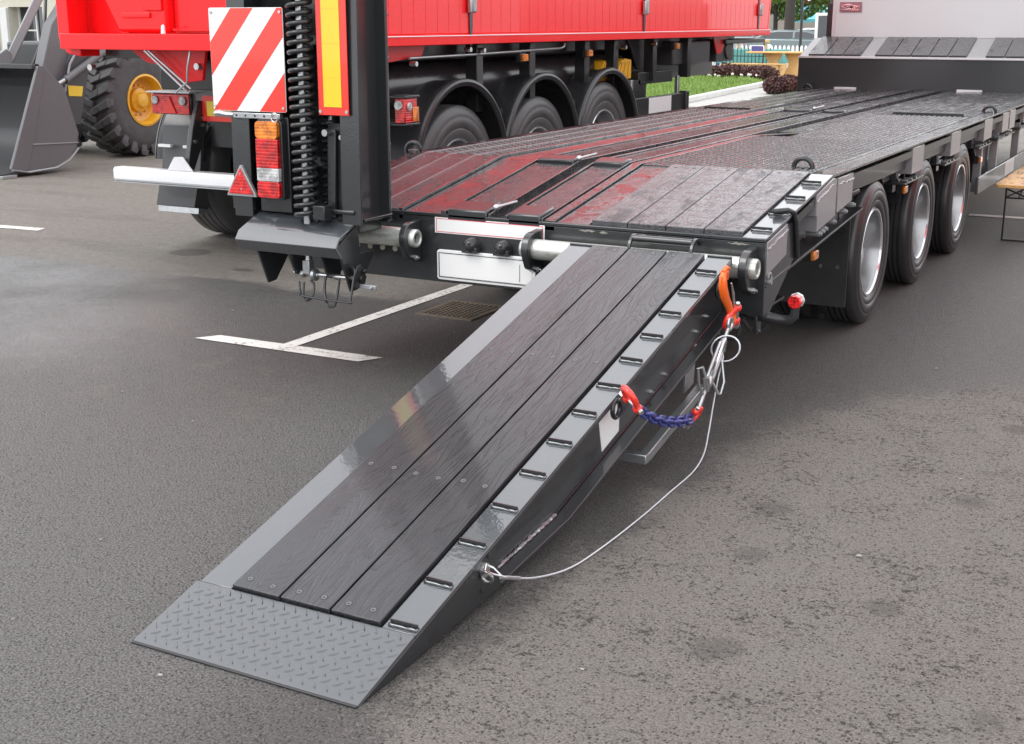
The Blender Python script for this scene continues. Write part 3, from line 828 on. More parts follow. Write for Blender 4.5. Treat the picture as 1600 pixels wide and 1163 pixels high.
# ------------------------------------------------------------------ loading ramps (parts of the trailer)
RA = math.atan2(0.6969, 2.6892)
RL = 2.778; RW = 0.735
def make_ramp():
    r = empty('loading_ramp', (0, 0, 0), parent=TR)
    r.location = Vector((0.3578, -0.15, 0.7069)) - origin(TR); r.rotation_euler = (RA, 0, 0)
    def P(name, b, mat, **k): return part(name, b, mat, r, local=True, **k)
    # top steel strips
    b = B(); box(b, 0, 0.113, -2.500, 0, -0.010, 0); P('side_strip', b, 'ramp_steel', bevel=0.0015)
    b = B(); box(b, 0.630, RW, -2.500, 0, -0.010, 0); P('side_strip', b, 'ramp_steel', bevel=0.0015)
    b = B(); box(b, 0.113, 0.630, -2.500, 0, -0.05, -0.035); P('plank_bed', b, 'black_paint')
    # tread plate at the foot
    b = B(); prism(b, [(-2.778, -0.004), (-2.778, -0.010), (-2.502, -0.012), (-2.502, 0.001)], 'x', -0.012, RW); tp = P('tread_plate', b, 'tread', bevel=0.0015)
    b = B()
    ny, nx = 11, 19
    for j in range(ny):
        for i in range(nx * 2):
            if (i + j) % 2: continue
            cx = 0.0 + (i + 0.5) * (RW - 0.006) / (nx * 2); cy = -2.765 + (j + 0.5) * 0.256 / ny
            t = R(40) if j % 2 else R(130)
            l, wd, h = 0.0175, 0.0031, 0.0030
            ca, sa = math.cos(t), math.sin(t); z = 0.0018 + (cy + 2.778) / .276 * 0.0 - 0.0022 + (cy + 2.778) * 0.0181 - 0.0036 + .0
            z = -0.004 + (cy + 2.778) / 0.276 * 0.005
            pr = [b.verts.new((cx + u * ca - w2 * sa, cy + u * sa + w2 * ca, z - 0.0003)) for (u, w2) in ((-l, 0), (-l * .5, -wd), (l * .5, -wd), (l, 0), (l * .5, wd), (-l * .5, wd))]
            T = [b.verts.new((cx + u * ca - w2 * sa, cy + u * sa + w2 * ca, z + h)) for (u, w2) in ((-l * .6, 0), (-l * .3, -wd * .5), (l * .3, -wd * .5), (l * .6, 0), (l * .3, wd * .5), (-l * .3, wd * .5))]
            b.faces.new(T)
            for k in range(6): b.faces.new([pr[k], pr[(k + 1) % 6], T[(k + 1) % 6], T[k]])
    P('tread_pattern', b, 'tread', stuff=True, ang=25)
    b = B(); box(b, -0.012, RW, -2.786, -2.777, -0.016, -0.003); P('foot_edge', b, 'print_black', bevel=0.002)
    # planks and screws
    for k, (a, c_) in enumerate(((0.117, 0.2825), (0.2895, 0.4555), (0.4625, 0.6225))):
        b = B(); box(b, a, c_, -2.497, -0.004, -0.034, 0.013)
        pk = P('plank', b, 'ramp_wood', bevel=0.0025)
        for v_ in (0.045, 0.990, 1.822, 2.462):
            for fx in (0.22, 0.72):
                screw(pk, (a + (c_ - a) * fx + random.uniform(-.004, .004), -v_ + random.uniform(-.006, .006), 0.0134), (0, 0, 0), 1.05)
    # grip cleats on the right strip
    for i in range(13):
        cleat(r, (0.686 + random.uniform(-.003, .003), -(0.155 + i * 0.1935), 0.0006), (0, 0, random.uniform(-.02, .02)), 0.82)
    # top end bars
    b = B(); box(b, 0, 0.113, 0.0015, 0.012, -0.03, 0.006); box(b, 0.630, RW, 0.0015, 0.012, -0.03, 0.006); P('end_bar', b, 'paint', bevel=0.002)
    # hinge hook lugs and hand bar over the tube
    for x in (0.265, 0.545):
        pts = [(0.058 * math.cos(R(a)) + 0.072, 0.062 * math.sin(R(a)) - 0.022) for a in range(30, 181, 15)]
        pts = [(p[0], p[1]) for p in pts] + [(0.014, -0.085), (0.0, -0.085)] + [(0.0, 0.002)]
        outer = [(0.072 + 0.066 * math.cos(R(a)), -0.025 + 0.066 * math.sin(R(a))) for a in range(20, 181, 16)]
        inner = [(0.072 + 0.052 * math.cos(R(a)), -0.025 + 0.052 * math.sin(R(a))) for a in range(180, 19, -16)]
        b = B(); prism(b, outer + inner, 'x', x, x + 0.014); P('hinge_lug', b, 'paint', bevel=0.002)
    b = B(); tube(b, [(0.279, 0.062, 0.028), (0.545, 0.062, 0.028)], 0.0165, 14); P('hand_bar', b, 'paint')
    # box frame below: outer channel rails with a tapered foot
    def rail(s):
        X = (lambda x: x) if s > 0 else (lambda x: RW - x)
        def bx(b, x0, x1, *rest):
            a, c_ = sorted((X(x0), X(x1))); box(b, a, c_, *rest)
        def pz(b, pts, x0, x1):
            a, c_ = sorted((X(x0), X(x1))); prism(b, pts, 'x', a, c_)
        D1 = 0.252
        b = B(); pz(b, [(0.0, -0.0105), (0.0, -D1 + .012), (-1.60, -D1 + .03), (-2.055, -0.150), (-2.055, -0.0105)], 0.672, 0.680); P('rail_web', b, 'paint')
        b = B(); bx(b, 0.640, RW, -2.06, 0.0, -0.0225, -0.0105); P('rail_flange', b, 'paint', bevel=0.002)
        b = B(); pz(b, [(0.0, -D1 + .011), (0.0, -D1), (-1.60, -D1 + 0.018), (-2.055, -0.163), (-2.055, -0.151), (-1.60, -D1 + .029)], 0.628, RW); P('rail_flange', b, 'paint', bevel=0.002)
        b = B(); pz(b, [(-2.056, -0.0105), (-2.056, -0.163), (-2.776, -0.016), (-2.776, -0.0105), (-2.5, -0.0125)], 0.712, RW - 0.0005); P('rail_toe', b, 'paint', bevel=0.0025)
        b = B(); bx(b, 0.6405, 0.7115, -2.075, -2.057, -0.15, -0.023); P('rail_end_plate', b, 'paint', bevel=0.002)
        b = B(); pts = []
        random.seed(11)
        for i in range(60):
            t = i / 59; y = -2.05 + 0.45 * t; z = -0.148 + (-D1 + .033 + .148) * t
            pts.append((X(0.6845 + random.uniform(-.001, .0015)), y, z + random.uniform(-.001, .0025)))
        tube(b, pts, [0.0055 + random.uniform(-.0018, .0022) for _ in pts], 6); P('weld_bead', b, 'weld')
        b = B(); tube(b, [(X(0.6825), -1.60, -D1 + .033), (X(0.6825), -0.02, -D1 + .0145)], 0.0035, 6); P('weld_bead', b, 'paint')
    rail(1); rail(-1)
    b = B()
    for y in (-0.25, -0.8, -1.35, -1.9): box(b, 0.02, RW - 0.06, y - 0.04, y, -0.16, -0.051)
    P('cross_members', b, 'black_paint')
    b = B(); box(b, 0.0, RW, -2.44, -2.40, -0.07, -0.051); P('cross_members', b, 'black_paint')
    return r
ramp = make_ramp(); ramp['label'] = 'lowered black plank ramp reaching down to the asphalt'
ramp2 = copy_tree(ramp, TR)
ramp2.location = Vector((-1.344, -0.079, 0.742)) - origin(TR); ramp2.rotation_euler = (-PI / 2, 0, 0)
ramp2['label'] = 'raised ramp standing upright, seen from below'

# right ramp: sticker, lashing ring, bolts, cable eye, support frame
def rp(x, v_, n): return (x, -v_, n)
b = B(); prism(b, [(-1.02, -0.03), (-1.22, -0.03), (-1.22, -0.205), (-1.075, -0.205)], 'x', 0.6805, 0.6825); part('warning_sticker', b, 'white', ramp, local=True)
b = B()
for (y, z) in ((-0.64, -0.205), (-0.78, -0.206), (-0.30, -0.19), (-0.18, -0.18)):
    cyl(b, (0.68, y, z), 0.008, 0.0, 0.007, 'x', 6); cyl(b, (0.68, y, z), 0.004, 0.007, 0.016, 'x', 8)
part('bolt', b, 'steel', ramp, local=True)
b = B(); tube(b, arc((0.735, -1.185, -0.045), 0.030, 0, 360, 18, 'x')[:-1], 0.0085, 8, True); part('lashing_ring', b, 'black_paint', ramp, local=True)
b = B(); tube(b, arc((0.738, -0.16, -0.065), 0.030, 0, 360, 18, 'x')[:-1], 0.0095, 8, True); part('lashing_ring', b, 'black_paint', ramp, local=True)
b = B()
cyl(b, (0.735, -2.135, -0.045), 0.022, 0.0, 0.010, 'x', 14); tube(b, arc((0.757, -2.155, -0.053), 0.018, 0, 360, 14, 'y')[:-1], 0.0045, 8, True)
part('cable_eye', b, 'steel', ramp, local=True)
b = B(); cyl(b, (0.735, -2.10, -0.02), 0.008, 0.0, 0.006, 'x', 6); cyl(b, (0.735, -2.16, -0.10), 0.008, 0.0, 0.006, 'x', 6); part('bolt', b, 'paint', ramp, local=True)
# galvanised stand frame hanging below the ramp (world coordinates)
sf = empty('support_stand', (0, 0, 0), parent=TR); sf.location = Vector((0.9, -0.8, 0.2)) - origin(TR)
b = B(); m = Matrix.Identity(4)
def beam(b, p, q, w, h, up=(0, 0, 1)):
    p, q = Vector(p), Vector(q); d = (q - p).normalized(); a = d.cross(Vector(up)).normalized(); u = a.cross(d)
    L = (q - p).length
    M4 = Matrix((( a.x, d.x, u.x, p.x), (a.y, d.y, u.y, p.y), (a.z, d.z, u.z, p.z), (0, 0, 0, 1)))
    box(b, -w / 2, w / 2, 0, L, -h / 2, h / 2, M4)
beam(b, (1.095, -1.02, 0.115), (1.095, -0.45, 0.235), 0.035, 0.035); part('stand_rail', b, 'zinc', sf, 0.003)
b = B(); beam(b, (0.45, -1.04, 0.115), (1.113, -1.04, 0.115), 0.035, 0.035); part('stand_foot', b, 'zinc', sf, 0.003)
b = B(); beam(b, (0.47, -1.02, 0.115), (0.47, -0.45, 0.235), 0.035, 0.035); part('stand_rail', b, 'zinc', sf, 0.003)
b = B(); prism(b, [(-0.52, 0.22), (-0.42, 0.24), (-0.40, 0.40), (-0.50, 0.36)], 'x', 1.04, 1.05); part('stand_plate', b, 'zinc', sf, 0.002)


def spline(pts, n=14):
    P_ = [Vector(p) for p in pts]; P_ = [P_[0]] + P_ + [P_[-1]]; out = []
    for i in range(1, len(P_) - 2):
        for k in range(n):
            t = k / n; a, b_, c_, d = P_[i - 1:i + 3]
            out.append(0.5 * ((2 * b_) + (c_ - a) * t + (2 * a - 5 * b_ + 4 * c_ - d) * t * t + (3 * b_ - a - 3 * c_ + d) * t ** 3))
    return out + [P_[-2]]
# ------------------------------------------------------------------ lift gear of the raised ramp
b = B(); prism(b, [(-0.285, 0.764), (-0.445, 0.696), (-0.475, 0.655), (-0.435, 0.600), (-0.425, 0.607), (-0.460, 0.655), (-0.436, 0.688), (-0.285, 0.752)], 'x', -1.235, -0.655)
part('lift_bracket', b, 'ramp_steel', TR, 0.003)
b = B(); prism(b, [(-0.285, 0.764), (-0.285, 0.70), (-0.10, 0.70), (-0.10, 0.764)], 'x', -1.235, -0.655)
part('lift_crossbar', b, 'paint', TR, 0.004)
for x in (-1.150, -0.672):
    b = B(); prism(b, [(-0.455, 0.655), (-0.425, 0.600), (-0.355, 0.435), (-0.300, 0.440), (-0.150, 0.598), (-0.28, 0.605), (-0.285, 0.745)], 'x', x, x + 0.012)
    part('lift_cheek', b, 'paint', TR, 0.002)
b = B(); prism(b, [(-0.43, 0.60), (-0.38, 0.50), (-0.30, 0.47), (-0.22, 0.62)], 'x', -0.965, -0.953); prism(b, [(-0.43, 0.60), (-0.38, 0.50), (-0.30, 0.47), (-0.22, 0.62)], 'x', -0.78, -0.768)
part('lift_cheek', b, 'paint', TR, 0.002)
b = B(); cyl(b, (0, -0.345, 0.498), 0.012, -0.99, -0.64, 'x', 12); part('pivot_pin', b, 'steel', TR)
b = B(); tube(b, [(-0.905, -0.33, 0.72), (-0.905, -0.352, 0.56)], 0.016, 14); part('spring_rod', b, 'zinc', TR)
b = B(); box(b, -0.925, -0.885, -0.372, -0.332, 0.500, 0.565)
lathe(b, [(0.0001, 0), (0.026, 0.002), (0.030, 0.006), (0.030, 0.022), (0.0001, 0.026)], (-0.882, -0.352, 0.497), 'x', 18); cyl(b, (-0.856, -0.352, 0.497), 0.013, 0, 0.010, 'x', 6)
cyl(b, (-0.945, -0.352, 0.497), 0.020, 0, 0.018, 'x', 6)
part('spring_clevis', b, 'zinc', TR, 0.003)
b = B(); prism(b, [(-0.38, 0.46), (-0.31, 0.455), (-0.29, 0.50), (-0.33, 0.565), (-0.36, 0.56), (-0.39, 0.50)], 'x', -0.628, -0.618)
for z in (0.50, 0.53): cyl(b, (0, -0.345 + (z - .5), z), 0.012, -0.618, -0.604, 'x', 8)
part('link_plate', b, 'black_paint', TR, 0.002)
b = B(); box(b, -0.62, -0.53, -0.35, -0.335, 0.455, 0.475); cyl(b, (-0.55, 0, 0.465), 0.009, -0.365, -0.35, 'y', 6); part('link_foot', b, 'hub', TR, 0.003)
MT['link_dark'] = plain('oily_link_steel', (0.07, 0.068, 0.065), 0.35, 0.6, 0, 0.6)
# black wire guards under the bracket
SPL = lambda P_: spline(P_, 8)
b = B()
tube(b, SPL([(-0.925, -0.40, 0.47), (-0.905, -0.42, 0.425), (-0.880, -0.42, 0.405), (-0.640, -0.42, 0.400), (-0.622, -0.42, 0.412), (-0.622, -0.39, 0.50), (-0.63, -0.37, 0.545), (-0.68, -0.36, 0.56)]), 0.0055, 8)
tube(b, SPL([(-0.92, -0.37, 0.46), (-0.905, -0.40, 0.40), (-0.875, -0.41, 0.385), (-0.850, -0.40, 0.41), (-0.855, -0.38, 0.455), (-0.880, -0.37, 0.47)]), 0.0065, 8)
tube(b, SPL([(-0.800, -0.36, 0.50), (-0.795, -0.38, 0.44), (-0.765, -0.41, 0.385), (-0.735, -0.42, 0.370), (-0.712, -0.41, 0.39), (-0.708, -0.38, 0.50)]), 0.0065, 8)
part('wire_guard', b, 'black_paint', TR)

def spring(cx, cy, z0, z1, rr, rw, pitch, name='lift_spring'):
    turns = (z1 - z0) / pitch; n = int(turns * 16); pts = []
    for i in range(n + 1):
        t = i / 16 * 2 * PI; pts.append((cx + rr * math.cos(t), cy + rr * math.sin(t), z0 + pitch * i / 16))
    b = B(); tube(b, pts, rw, 8); o = part(name, b, 'black_paint', TR, ang=80)
    b = B(); tube(b, [(cx, cy, z0 - 0.02), (cx, cy, z1 + .1)], 0.016, 14); part('spring_rod', b, 'zinc', TR)
spring(-0.905, -0.345, 0.755, 2.35, 0.050, 0.0122, 0.0405)
spring(-0.855, -0.20, 0.755, 2.35, 0.047, 0.0118, 0.0405)
# pivoting stay between the rails
b = B(); beam(b, (-0.80, -0.29, 0.765), (-0.785, -0.29, 1.165), 0.016, 0.045); part('ramp_stay', b, 'paint', TR, 0.003)
b = B(); beam(b, (-0.752, -0.27, 0.79), (-0.762, -0.27, 1.165), 0.012, 0.05); beam(b, (-0.83, -0.25, 1.17), (-0.715, -0.25, 1.17), 0.03, 0.05); part('ramp_stay', b, 'black_paint', TR, 0.003)
b = B(); cyl(b, (-0.797, 0, 1.155), 0.016, -0.335, -0.25, 'y', 12); cyl(b, (-0.725, 0, 1.135), 0.012, -0.31, -0.25, 'y', 12); part('bolt', b, 'steel', TR)
b = B(); box(b, -0.83, -0.765, -0.40, -0.34, 0.765, 0.83); cyl(b, (-0.735, -0.33, 0.80), 0.012, -0.06, 0.09, 'x', 10); part('ramp_lock', b, 'black_paint', TR, 0.006)
# column skin between raised ramp rail and lamp
b = B(); box(b, -1.20, -1.015, -0.315, -0.295, 0.772, 1.215); part('lamp_carrier', b, 'black_paint', TR, 0.004)
# tail lamp
lb = B()
def rrect(x0, x1, z0, z1, r, n=5):
    pts = []
    for cx, cz, a in ((x1 - r, z1 - r, 0), (x0 + r, z1 - r, 90), (x0 + r, z0 + r, 180), (x1 - r, z0 + r, 270)):
        for k in range(n + 1):
            t = R(a + 90 * k / n); pts.append((cx + r * math.cos(t), cz + r * math.sin(t)))
    return pts
prism(lb, rrect(-1.178, -1.030, 0.835, 1.205, 0.022), 'y', -0.348, -0.315)
tl = part('tail_lamp', lb, 'mud_plastic', TR, 0.004)
def lensblk(x0, x1, z0, z1, mat, parent, y0=-0.372, y1=-0.349, rad=0.003):
    b = B(); prism(b, rrect(x0, x1, z0, z1, rad), 'y', y0, y1); part('lens', b, mat, parent, 0.0015)
lensblk(-1.168, -1.040, 1.1175, 1.198, 'lens_amber', tl, rad=0.02)
lensblk(-1.168, -1.040, 1.041, 1.117, 'lens_red', tl, -0.3715)
lensblk(-1.168, -1.040, 0.9835, 1.0405, 'lens_red', tl)
lensblk(-1.168, -1.040, 0.922, 0.983, 'lens_clear', tl, -0.3712)
lensblk(-1.168, -1.040, 0.845, 0.920, 'lens_red', tl, rad=0.014)
# triangular reflector
b = B(); prism(b, [(-1.378, 0.838), (-1.200, 0.838), (-1.205, 0.852), (-1.283, 0.985), (-1.293, 0.985), (-1.373, 0.852)], 'y', -0.345, -0.325); tr_ = part('triangle_reflector', b, 'hub', TR, 0.003)
b = B(); prism(b, [(-1.364, 0.850), (-1.214, 0.850), (-1.288, 0.972)], 'y', -0.350, -0.3455); part('reflector_face', b, 'lens_red', tr_, 0.001)
b = B(); cyl(b, (-1.288, 0, 0.945), 0.005, -0.353, -0.350, 'y', 8); cyl(b, (-1.283, 0, 0.874), 0.005, -0.353, -0.350, 'y', 8); part('rivet', b, 'steel', tr_)
b = B(); box(b, -1.36, -1.24, -0.325, -0.302, 0.775, 0.84); part('reflector_bracket', b, 'paint', TR, 0.004)
# red and white warning board
X0, X1, Z0, Z1 = -1.437, -1.005, 1.238, 1.706
b = B(); prism(b, rrect(X0, X1, Z0, Z1, 0.008, 2), 'y', -0.336, -0.332); wbd = part('warning_board', b, 'white', TR, 0.001)
def clip(poly, f):
    out = []
    for i in range(len(poly)):
        p, q = poly[i], poly[(i + 1) % len(poly)]; fp, fq = f(p), f(q)
        if fp >= 0: out.append(p)
        if fp * fq < 0:
            t = fp / (fp - fq); out.append((p[0] + (q[0] - p[0]) * t, p[1] + (q[1] - p[1]) * t))
    return out
Wd, Hd = X1 - X0, Z1 - Z0
sq = [(X0 + .002, Z0 + .002), (X1 - .002, Z0 + .002), (X1 - .002, Z1 - .002), (X0 + .002, Z1 - .002)]
def stripe(u0, u1):
    lo = lambda p: ((p[0] - X0) / Wd / 0.93 + (Z1 - p[1]) / Hd) - u0
    hi = lambda p: u1 - ((p[0] - X0) / Wd / 0.93 + (Z1 - p[1]) / Hd)
    return clip(clip(sq, lo), hi)
for (u0, u1) in ((0.335, 0.66), (1.0, 1.345), (1.685, 2.3)):
    poly = stripe(u0, u1)
    if len(poly) > 2:
        b = B(); b.faces.new([b.verts.new((x, -0.3372, z)) for x, z in poly]); part('red_stripe', b, 'refl_red', wbd)
b = B()
for (x, z) in ((X0 + .015, Z1 - .02), (X1 - .015, Z1 - .02), (X0 + .015, Z0 + .02), (X1 - .015, Z0 + .02)): cyl(b, (x, 0, z), 0.007, -0.342, -0.336, 'y', 8)
part('rivet', b, 'steel', wbd)
b = B(); box(b, -1.315, -1.04, -0.345, -0.315, 1.206, 1.232); br = part('board_bracket', b, 'zinc', TR, 0.003)
b = B(); tube(b, [(-1.43, -0.335, 1.222), (-1.40, -0.335, 1.226), (-1.36, -0.335, 1.220), (-1.315, -0.335, 1.220)], [0.014, 0.018, 0.014, 0.013], 8); part('clamped_end', b, 'zinc', br)
b = B()
for i in range(4): cyl(b, (-1.295 + i * 0.055, 0, 1.219), 0.0055, -0.3465, -0.344, 'y', 8)
part('holes', b, 'print_black', br)
b = B(); tube(b, arc((-1.065, -0.352, 1.216), 0.020, 0, 360, 16, 'y')[:-1], 0.0025, 6, True); part('split_ring', b, 'steel', br)
# long red and yellow marker board on the right rail
b = B(); box(b, -0.818, -0.654, -0.341, -0.336, 1.236, 2.16); mb_ = part('marker_board', b, 'refl_red', TR, 0.001)
b = B(); box(b, -0.787, -0.690, -0.3435, -0.3415, 1.272, 2.12); part('yellow_field', b, 'refl_yellow', mb_)
b = B()
for x in (-0.808, -0.664): cyl(b, (x, 0, 1.252), 0.008, -0.345, -0.341, 'y', 10)
part('rivet', b, 'steel', mb_)
b = B()
for z in (1.40, 1.55, 1.70): box(b, -0.787, -0.690, -0.3442, -0.3436, z, z + 0.0012)
part('sheet_joint', b, 'yellow', mb_)
# foot of the raised ramp rail: weld and gusset
b = B(); box(b, -0.72, -0.607, -0.305, -0.075, 0.756, 0.770); part('rail_foot', b, 'paint', TR, 0.003)

# ------------------------------------------------------------------ trailer axles
XT = 1.1615
w0 = make_wheel(TR, (XT, 2.08, 0.4), 0.4, 0.235, 0.238, 1, 0.17)
for s in (1, -1):
    for k in range(3):
        y = 2.08 + 1.302 * k
        for dx in (0.0, 0.27):
            if s == 1 and k == 0 and dx == 0: continue
            copy_wheel(w0, TR, (s * (XT - dx), y, 0.4), flip=(s < 0))
for k in range(3):
    b = B(); cyl(b, (0, 2.08 + 1.302 * k, 0.4), 0.07, -0.8, 0.8, 'x', 20); part('axle', b, 'black_paint', TR)
# wheel-arch web and inner mudguards
def arch_web(x0, x1):
    top, bot = 0.925, 0.74
    pts = [(1.40, top), (1.40, bot)]
    for k in range(3):
        cy = 2.08 + 1.302 * k
        for a in range(142, 37, -8): pts.append((cy + 0.48 * math.cos(R(a)), 0.44 + 0.48 * math.sin(R(a))))
    pts += [(5.9, bot), (8.9, bot), (8.9, top)]
    b = B(); prism(b, pts, 'x', x0, x1); part('side_web', b, 'flank', TR)
arch_web(1.075, 1.087); arch_web(-1.087, -1.075)
for s in (1, -1):
    for k in range(3):
        cy = 2.08 + 1.302 * k
        prof = [(0.472, 0), (0.480, 0), (0.480, -0.62 * s), (0.472, -0.62 * s)]
        b = B(); lathe(b, prof, (1.10 * s, cy, 0.44), 'x', 20, True, R(15), R(165)); part('mudguard', b, 'mud_plastic', TR)
    b = B(); prism(b, [(1.62, 0.17), (1.632, 0.17), (1.632, 0.66), (1.62, 0.66)], 'x', *sorted((0.62 * s, 1.13 * s))); mf = part('mudflap', b, 'flap', TR)
    b = B()
    for x in (0.82, 0.99, 1.08): cyl(b, (x * s, 0, 0.385), 0.010, 1.612, 1.62, 'y', 10)
    part('bolt', b, 'screw', mf)
    b = B()
    for i in range(8):
        for j in range(6):
            m4 = Matrix.Translation((s * (0.68 + i * 0.06), 1.618, 0.42 + j * 0.045)) @ Matrix.Rotation(R(45 if (i + j) % 2 else -45), 4, 'Y')
            box(b, -0.02, 0.02, -0.002, 0.002, -0.004, 0.004, m4)
    part('flap_pattern', b, 'flap', mf, stuff=True)
b = B(); prism(b, [(0.02, 0.62), (0.02, 0.50), (0.30, 0.56), (1.55, 0.66), (1.55, 0.72)], 'x', 0.95, 1.0); part('mudguard_stay', b, 'black_paint', TR)

# right flank: lower rail, outrigger boxes, rope bars
def outer_rail():
    y0, z0, y1, z1 = 0.02, 0.575, 1.62, 0.755
    b = B(); prism(b, [(y0, z0 - 0.012), (y1, z1 - 0.055), (y1, z1 - 0.045), (y0, z0 + 0.002)], 'x', 1.09, 1.192)
    part('lower_rail', b, 'paint', TR, 0.0015)
    b = B(); prism(b, [(y0, z0), (y1, z1 - 0.05), (y1, z1), (y0, z0 + 0.05)], 'x', 1.085, 1.095); part('lower_rail', b, 'black_paint', TR)
outer_rail()
b = B(); prism(b, [(0.42, 0.60), (1.4, 0.72), (1.4, 0.925), (0.984, 0.925), (0.42, 0.83)], 'x', 1.02, 1.03); part('inner_web', b, 'black_paint', TR)
def outbox(pts, x0=1.10, x1=1.193, label=None, weld=True):
    b = B(); prism(b, pts, 'x', x0, x1); o = part('outrigger_box', b, 'outbox', TR, 0.003)
    if weld:
        b = B(); p, q = Vector((x1 + 0.001, pts[0][0], pts[0][1] - 0.030)), Vector((x1 + 0.001, pts[1][0], pts[1][1] - 0.030)); L = []
        for i in range(14): t = i / 13; v_ = p.lerp(q, t) + Vector((0, 0, random.uniform(-.005, .005))); L.append(v_)
        tube(b, L, [random.uniform(.002, .0055) for _ in L], 6); part('weld_bead', b, 'weld', o)
    return o
outbox([(0.012, 0.758), (0.285, 0.804), (0.285, 0.665), (0.012, 0.615)])
outbox([(0.725, 0.875), (1.00, 0.925), (1.06, 0.915), (1.06, 0.735), (0.745, 0.700), (0.745, 0.775), (0.725, 0.775)])
outbox([(1.09, 0.915), (1.37, 0.915), (1.37, 0.775), (1.09, 0.745)])
for (a, c_) in ((2.78, 3.10), (3.98, 4.32), (5.30, 5.66), (6.18, 6.5), (6.56, 6.86), (7.40, 7.75)):
    o = outbox([(a, 0.920), (c_, 0.920), (c_, 0.765), (a, 0.765)], 1.11, 1.188, weld=False)
    b = B(); box(b, 1.088, 1.12, a - 0.10, a - 0.03, 0.72, 0.92); part('bracket', b, 'paint', o, 0.003)
    b = B(); box(b, 1.06, 1.188, a - 0.16, c_ + 0.05, 0.715, 0.727); part('step_plate', b, 'paint', o, 0.002)
    b = B()
    for k in range(3): cyl(b, (0, a - .10 + k * .12, 0.735), 0.012, 1.15, 1.19, 'x', 8)
    part('bolt', b, 'steel', o)
b = B()
tube(b, [(1.12, 0.30, 0.847), (1.175, 0.335, 0.852), (1.193, 0.36, 0.84), (1.197, 0.385, 0.80), (1.197, 0.43, 0.655), (1.197, 0.44, 0.632)], 0.012, 10)
part('grab_bar', b, 'black_paint', TR)
b = B(); box(b, 1.09, 1.18, 0.285, 0.36, 0.665, 0.70); box(b, 1.13, 1.175, 0.36, 0.40, 0.735, 0.80); part('bracket', b, 'black_paint', TR, 0.004)
b = B(); tube(b, [(1.12, 1.40, 0.775), (1.15, 1.52, 0.79), (1.16, 1.60, 0.795)], 0.016, 10); part('peg', b, 'black_paint', TR)
b = B()
for (y, z) in ((0.80, 0.685), (0.85, 0.69), (0.90, 0.695), (1.05, 0.71), (1.25, 0.735), (1.40, 0.75)):
    cyl(b, (0, y, z), 0.014, 1.13, 1.195, 'x', 8); cyl(b, (0, y, z), 0.009, 1.19, 1.205, 'x', 8)
part('bolt', b, 'hub', TR)
b = B(); tube(b, arc((1.192, 0.06, 0.60), 0.022, -60, 170, 10, 'x'), 0.006, 6); cyl(b, (1.185, 0.055, 0.585), 0.012, 0, 0.02, 'x', 8); part('rope_clip', b, 'hub', TR)
def side_lamp(y, z, x=1.15):
    b = B(); box(b, x - 0.05, x - 0.01, y - 0.028, y + 0.028, z - 0.028, z + 0.03); o = part('side_lamp', b, 'mud_plastic', TR, 0.006)
    b = B(); box(b, x - 0.0105, x + 0.010, y - 0.040, y + 0.040, z - 0.022, z + 0.024); part('lens', b, 'lens_amber', o, 0.006)
    b = B(); tube(b, [(x - 0.04, y, z + .02), (x - 0.06, y - .02, z + 0.10), (x - .07, y, z + .16)], 0.008, 6); part('lamp_stalk', b, 'black_paint', o)
side_lamp(0.90, 0.565); side_lamp(2.72, 0.68, 1.17); side_lamp(5.35, 0.62, 1.17)
# width lamp on its rubber arm below the beam
b = B(); tube(b, [(1.10, 0.07, 0.435), (1.16, 0.085, 0.430), (1.23, 0.10, 0.418), (1.275, 0.10, 0.421), (1.296, 0.10, 0.440), (1.298, 0.10, 0.480)], [0.022, 0.024, 0.022, 0.022, 0.021, 0.019], 12)
wl_ = part('width_lamp', b, 'mud_plastic', TR)
b = B(); cyl(b, (1.300, 0, 0.505), 0.031, 0.072, 0.105, 'y', 8); part('lens', b, 'lens_red', wl_, 0.005)
b = B(); cyl(b, (1.300, 0, 0.507), 0.034, 0.106, 0.120, 'y', 8); part('lens', b, 'lens_clear', wl_, 0.003)
b = B(); box(b, 1.02, 1.17, 0.06, 0.10, 0.425, 0.447); box(b, 1.145, 1.16, 0.02, 0.08, 0.36, 0.447); part('lamp_bracket', b, 'black_paint', TR, 0.003)
b = B(); tube(b, arc((1.05, -0.02, 0.385), 0.052, 0, 360, 20, 'y')[:-1], 0.0045, 6, True); part('air_hose', b, 'mud_plastic', TR)
b = B(); tube(b, [(1.10, 0.0, 0.43), (1.13, 0.03, 0.375), (1.17, 0.05, 0.37), (1.20, 0.05, 0.40)], 0.008, 6); part('air_hose', b, 'mud_plastic', TR)

# side guard, tool box and struts further forward
b = B(); box(b, 1.165, 1.187, 5.25, 8.8, 0.365, 0.495); sg = part('side_guard', b, 'flank', TR, 0.004)
b = B(); box(b, 1.1875, 1.189, 6.55, 7.05, 0.375, 0.485); part('reflector', b, 'white', sg)
for y in (5.45, 6.2, 7.4):
    b = B(); box(b, 1.10, 1.16, y, y + 0.05, 0.36, 0.80); part('guard_post', b, 'hub', sg, 0.003)
b = B(); box(b, 0.45, 1.09, 5.9, 6.6, 0.38, 0.76); part('tool_box', b, 'black_paint', TR, 0.008)

